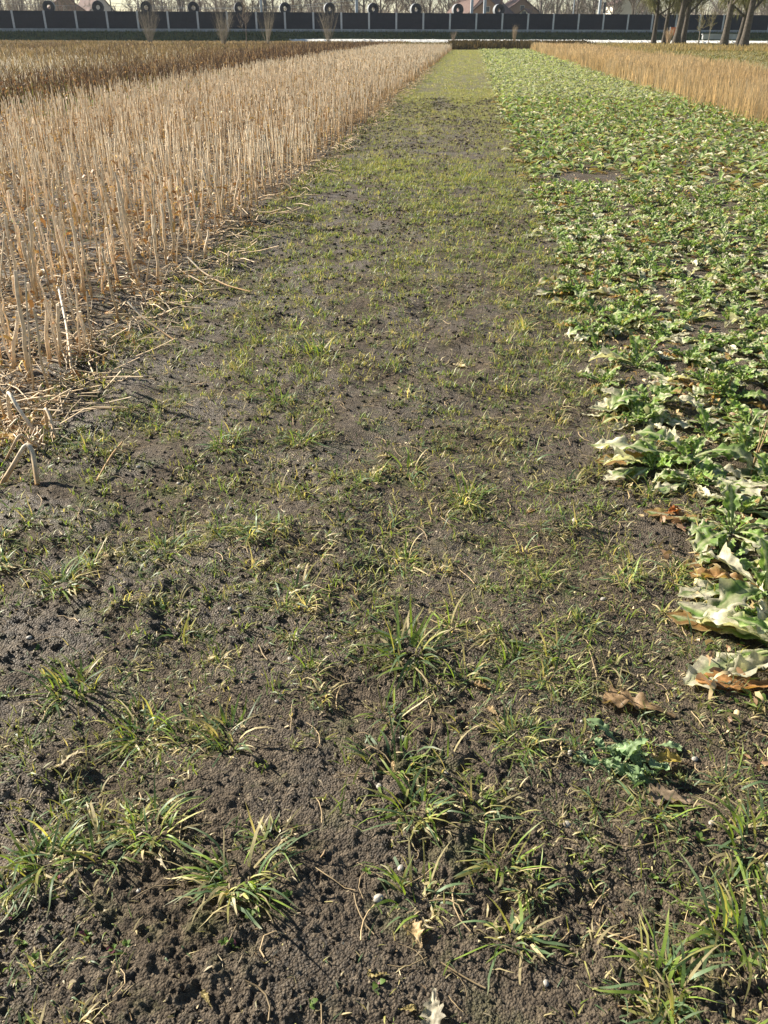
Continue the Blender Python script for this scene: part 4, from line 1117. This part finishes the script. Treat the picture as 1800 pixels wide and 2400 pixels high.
def crop_plant(x, y, s, label, group, nl=(3, 3, 4, 3, 4), first=None, rz=None):
    e = empty('crop_plant', (x, y, hz(x, y)), U(0, 6.28) if rz is None else rz, s)
    tag(e, label, 'plant', group)
    for kind, c in zip(('up', 'arch', 'flat', 'dead', 'small'), nl):
        a0 = U(0, 6.28)
        for k in range(c):
            a = a0 + k * 6.28 / max(c, 1) + U(-.5, .5)
            me = LV[kind][rng.integers(0, len(LV[kind]))]
            obj('leaf', me, e, (.008 * math.cos(a), .008 * math.sin(a), -.004), (U(-.15, .15), U(-.12, .08), a), U(.75, 1.2))
    if first:
        for kind, a, sc in first: obj('leaf', LV[kind][rng.integers(0, len(LV[kind]))], e, (0, 0, .004), (0, 0, a), sc)
    return e
PI = math.pi
BIGP = [
    (1.04, 2.07, 1.35, 'nearest crop plant with a long pale ribbed leaf reaching left over the mud', (2, 1, 2, 1, 3), [('flat', PI, 1.25), ('flat', PI * .88, 1.1), ('arch', PI * .7, 1.1), ('dead', PI * 1.15, 1.3)], 0.),
    (1.04, 2.40, 1.2, 'second nearest crop plant, serrated leaves bent toward the path', (3, 2, 2, 2, 3), [('flat', PI * 1.05, 1.0), ('dead', PI * .9, 1.0)], 0.),
    (1.02, 2.78, 1.2, 'crop plant with a pale stem pointing left beside a brown curled leaf', (3, 3, 2, 2, 4), [('flat', PI * .9, 1.0)], 0.),
    (1.0, 3.36, 1.3, 'crop plant with a long bleached leaf stretched left onto the mud', (4, 2, 2, 2, 3), [('flat', PI, 1.35), ('flat', PI * 1.06, 1.2), ('arch', -.2, 1.2)], 0.),
    (.95, 4.0, 1.25, 'crop plant with big drooping leaves at the path edge', (3, 4, 2, 3, 3), [('flat', PI, 1.1), ('arch', PI * 1.2, 1.2)], 0.),
    (.97, 4.55, 1.2, 'crop plant with an upright silvery leaf at the path edge', (5, 2, 2, 2, 3), [('dead', PI, 1.1)], 0.),
    (1.35, 3.75, 1.1, 'crop plant with a large silvery leaf behind the two dry stems', (4, 4, 2, 2, 4), None, None),
    (.83, 6.1, 1.25, 'large crop plant with arching pale leaves spilling onto the path', (3, 6, 3, 3, 4), [('arch', PI, 1.2), ('flat', PI * 1.1, 1.3)], 0.),
    (.98, 5.3, 1.1, 'bushy bright green crop plant behind the silvery one', (6, 3, 2, 2, 7), None, None),
]
for x, y, s, lab, nl, first, rz in BIGP: crop_plant(x, y, s, lab, 'crop plants one can pick out', nl, first, rz)
# the plants standing in the strip
cx, cy = [], []
for xr in np.arange(.84, 5.9, .21):
    yy = np.arange(2.0, 96, .235); yy = yy + rng.normal(0, .07, len(yy))
    cx.append(xr + rng.normal(0, .05, len(yy)) + (yy < 2.8) * .12); cy.append(yy)
cx = np.concatenate(cx); cy = np.concatenate(cy)
k = seen(cx, cy, .05, .12) & (vnoise(cx * 1.2, cy * .8, 33) + U(-.1, .1, len(cx)) > .13); cx, cy = cx[k], cy[k]
bp = np.array([(b[0], b[1]) for b in BIGP])
far_ok = np.array([np.min(np.hypot(*(bp - q).T)) > .15 for q in np.stack([cx, cy], 1)])
cx, cy = cx[far_ok], cy[far_ok]
vis = seen(cx, cy, .05, .03); order = np.argsort(np.where(vis, np.hypot(cx, cy), 1e9)); near = order[:288]
edge_n = 0
ORD = ['first', 'second', 'third', 'fourth', 'fifth', 'sixth', 'seventh', 'eighth', 'ninth', 'tenth', 'eleventh', 'twelfth', 'thirteenth', 'fourteenth', 'fifteenth', 'sixteenth', 'seventeenth', 'eighteenth', 'nineteenth', 'twentieth']
for q in near:
    d = cy[q]
    nl = (3, 2, 2, 3, 6) if d < 5 else ((2, 2, 2, 3, 4) if d < 7 else (2, 2, 2, 2, 3))
    if cx[q] < .95 and edge_n < 20:
        lab = 'wilting crop plant lining the path edge, ' + ORD[edge_n] + ' of that row counted from the camera'; edge_n += 1
    else: lab = 'wilting crop plant inside the crowded strip right of the path'
    crop_plant(cx[q], cy[q], U(.72, 1.1), lab, 'wilting crop plants right of the path', nl)
mask = np.ones(len(cx), bool); mask[near] = False
keys = ['up', 'dead', 'arch', 'flat', 'dead', 'dead', 'flat', 'small']
LW = {'up': (.17, .075), 'arch': (.22, .09), 'flat': (.25, .09), 'dead': (.2, .07), 'small': (.09, .06)}
Vs, Fs, Cs = [], [], []; off = 0
for y0, y1, nt_, reps, keep, grow_ in ((0, 26, 5, 7, 1.0, 1.0), (26, 50, 4, 6, .75, 1.15), (50, 100, 4, 4, .5, 1.55)):
    z = mask & (cy >= y0) & (cy < y1) & (rng.random(len(cx)) < keep)
    X, Y = cx[z], cy[z]
    proto = {k: [leaf_geo(900 + i, *LW[k], k, nt_, True) for i in range(8)] for k in LW}
    for rep in range(reps):
        for ki in range(8):
            sel = np.arange(len(X)) % 8 == ki
            if not sel.any(): continue
            v, f, c = proto[keys[(rep + ki) % 8]][ki]
            m = sel.sum(); a = U(0, 6.28, m); sc = U(.75, 1.25, m) * grow_
            ca, sa = np.cos(a), np.sin(a)
            W_ = np.stack([ca[:, None] * v[:, 0] - sa[:, None] * v[:, 1], sa[:, None] * v[:, 0] + ca[:, None] * v[:, 1], np.broadcast_to(v[:, 2], (m, len(v)))], -1) * sc[:, None, None]
            W_ += np.stack([X[sel] + rng.normal(0, .05, m), Y[sel] + rng.normal(0, .05, m), H(X[sel], Y[sel])], 1)[:, None]
            Vs.append(W_.reshape(-1, 3)); Cs.append((c[None] * U(.75, 1.25, m)[:, None, None]).reshape(-1, 3))
            Fs.append((f[None] + (np.arange(m) * len(v))[:, None, None]).reshape(-1, 4) + off); off += m * len(v)
tag(obj('crop_leaves', mesh('crop_leaves', [(np.concatenate(Vs), np.concatenate(Fs), np.concatenate(Cs))], M_CROP)), 'leafy half bleached crop filling the strip into the distance', 'crop', kind='stuff')
# dead leaf rags and small weeds among the crop
n = 9000
x = U(.6, 5.6, n); y = 1.6 + 30 * U(0, 1, n) ** 1.8; k = seen(x, y, 0, .06) & (x > .62 + .12 * vnoise(y * 3, y * 0, 6)); x, y = x[k], y[k]; n = len(x)
w1 = withered(np.stack([x, y, H(x, y) + U(.004, .03, n)], 1), U(.02, .09, n) * (1 + y / 40), n, .010)
w1[2][:] = w1[2] * np.array([1.05, 1.15, 1.5])
tag(obj('crop_litter', mesh('crop_litter', [w1], M_STRAW)), 'dead leaf rags lying between the crop plants', 'litter', kind='stuff')
n = 9000
x = U(.7, 5.6, n); y = 1.8 + 30 * U(0, 1, n) ** 1.7; k = seen(x, y, 0, .06) & (vnoise(x * 2, y * 2, 35) > .42); x, y = x[k], y[k]
c = np.array([.15, .25, .045]) * U(.6, 1.4, len(x))[:, None]
tag(obj('weeds_among_crop', mesh('weeds_among_crop', [field_blades('', '', x, y, U(.02, .07, len(x)), U(.006, .014, len(x)) * (1 + y / 30), 3, c, (.2, 1.3))], M_GRASS)), 'small bright green shoots between the crop plants', 'weeds', kind='stuff')

# ------------------------------------------------------------------ single things in the foreground
# grey green weed with toothed leaves
e = empty('toothed_weed', (.47, 1.60, hz(.47, 1.60))); tag(e, 'grey green weed with toothed leaves at lower right of the path', 'weed')
M_WEED = leaf_mat('weed_leaf', .22, .5, .4, .1, 90, .25, (1.1, 1.2, .6), bump=.4)
for k in range(30):
    kind = ('up', 'arch', 'small')[k % 3]; v, f, c = leaf_geo(1200 + k, .055 + .018 * (k % 3), .034, kind, 22)
    c = np.array([.17, .25, .12]) * (.7 + .6 * (k % 5) / 5) + c * .12
    q = rng.normal(0, .045, 2)
    obj('leaf', mesh('leaf', [(v, f, c)], M_WEED), e, (q[0] * 1.3, q[1], 0), (U(-.3, .3), U(-.2, .2), U(0, 6.28)), U(.7, 1.35))
# two dry stems standing among the crop
e = empty('dry_weed', (1.23, 3.28, hz(1.23, 3.28))); tag(e, 'tall dry weed with two thin brown stems standing among the crop', 'weed')
for k, (dx, dy, hh) in enumerate(((.03, .03, .33), (.07, .05, .30))):
    t = np.linspace(0, 1, 8)[:, None]; P = np.concatenate([dx * t ** 1.4, dy * t, hh * t], 1)
    st = obj('stem', mesh('stem', tubes(P[None], np.linspace(.0042, .0016, 8)[None], 6, np.array([.42, .28, .15])), M_STRAW), e)
    n = 6; i = rng.integers(3, 8, n); v = norm(np.stack([rng.normal(0, 1, n), rng.normal(0, 1, n), U(.3, 1.2, n)], 1)) * U(.03, .08, n)[:, None]
    Q = np.stack([P[i], P[i] + v * .6, P[i] + v], 1)
    obj('side_twig', mesh('side_twig', tubes(Q, np.full((n, 3), .0009), 4, np.array([.36, .25, .15])), M_STRAW), st)
# dead curled leaves one can point to
def dead_leaf(x, y, L, W, col, label, rz, seed, group='dead leaves on the mud'):
    v, f, c = leaf_geo(seed, L, W, 'dead', 26)
    v = v * np.array([1, 1, .6])
    v[:, 2] += W * .16 * (vnoise(v[:, 0] / W * 5, v[:, 1] / W * 5, seed + 3) - .3)
    c = np.array(col) * (.7 + .6 * vnoise(v[:, 0] * 60, v[:, 1] * 60, seed))[:, None]
    tag(obj('dead_leaf', mesh('dead_leaf', [(v, f, c)], M_CROP), None, (x, y, hz(x, y) + .002), (0, 0, rz)), label, 'leaf', group)
BRN = (.40, .21, .08); TAN = (.56, .46, .27); CRM = (.62, .56, .40)
dead_leaf(.98, 1.90, .30, .085, BRN, 'big brown rotting leaf lying left of the nearest crop plant', PI * 1.02, 1301)
dead_leaf(.62, 1.78, .20, .09, (.36, .24, .13), 'brown matted leaf on the mud left of the rotting one', PI * .9, 1302)
dead_leaf(.80, 2.86, .07, .045, (.36, .12, .03), 'reddish brown curled leaf at the crop edge', .5, 1303)
dead_leaf(-.33, 3.05, .09, .06, TAN, 'pale yellow crumpled leaf in mid path left of centre', 1.2, 1304)
dead_leaf(-.50, 2.02, .07, .05, CRM, 'cream crumpled leaf scrap left of the largest tuft', .3, 1305)
dead_leaf(.05, 4.45, .09, .07, TAN, 'pale tan crumpled leaf in mid path near the yellow tuft', 2.2, 1306)
dead_leaf(-1.28, 2.17, .13, .035, (.50, .26, .08), 'orange dead leaf at the left edge of the frame', .35, 1307)
dead_leaf(-.95, 1.43, .07, .05, TAN, 'buff crumpled leaf at lower left', .9, 1308)
dead_leaf(-.02, 1.06, .06, .045, (.52, .38, .2), 'folded tan leaf at the bottom centre', 1.9, 1309)
dead_leaf(.01, .98, .09, .05, (.5, .45, .33), 'greyish limp leaf below the folded tan one', 4.6, 1310)
dead_leaf(.52, 1.62, .09, .05, (.55, .42, .12), 'yellowing leaf lying right of the grey leaved weed', .2, 1311)
dead_leaf(-.33, 3.30, .06, .05, TAN, 'straw coloured curled leaf beyond the pale yellow one', .2, 1312)
dead_leaf(.13, 1.84, .05, .03, (.45, .30, .14), 'small brown leaf right of the largest tuft', 2.7, 1313)
dead_leaf(.62, 1.48, .13, .06, (.40, .30, .2), 'grey brown leaf pressed into the mud at lower right', 2.9, 1314)
dead_leaf(.28, 2.86, .05, .03, (.5, .31, .15), 'tan twisted leaf right of centre in mid path', .9, 1315)
for k in range(34):
    while True:
        x, y = U(-1.7, .7), U(.85, 4.8)
        if seen(np.array([x]), np.array([y]), 0, 0)[0]: break
    dead_leaf(x, y, U(.025, .055), U(.012, .026), [(.46, .33, .17), TAN, (.38, .30, .12)][k % 3], 'small dry leaf scrap lying on the muddy path', U(0, 6.28), 1400 + k, 'leaf scraps on the mud')

# ------------------------------------------------------------------ winter haze in the air
def build_haze():
    m = bpy.data.materials.new('haze'); m.use_nodes = True
    nt = m.node_tree; nt.nodes.clear()
    out = nt.nodes.new('ShaderNodeOutputMaterial'); v = nt.nodes.new('ShaderNodeVolumePrincipled')
    v.inputs['Color'].default_value = (.86, .92, 1.0, 1); v.inputs['Density'].default_value = .00013; v.inputs['Anisotropy'].default_value = .2
    nt.links.new(v.outputs[0], out.inputs['Volume'])
    o = obj('haze', mesh('haze', [box(-960, 960, -960, 960, -2, 28)], m, False))
    tag(o, 'thin bluish winter haze over the fields', 'haze', kind='stuff')
build_haze()
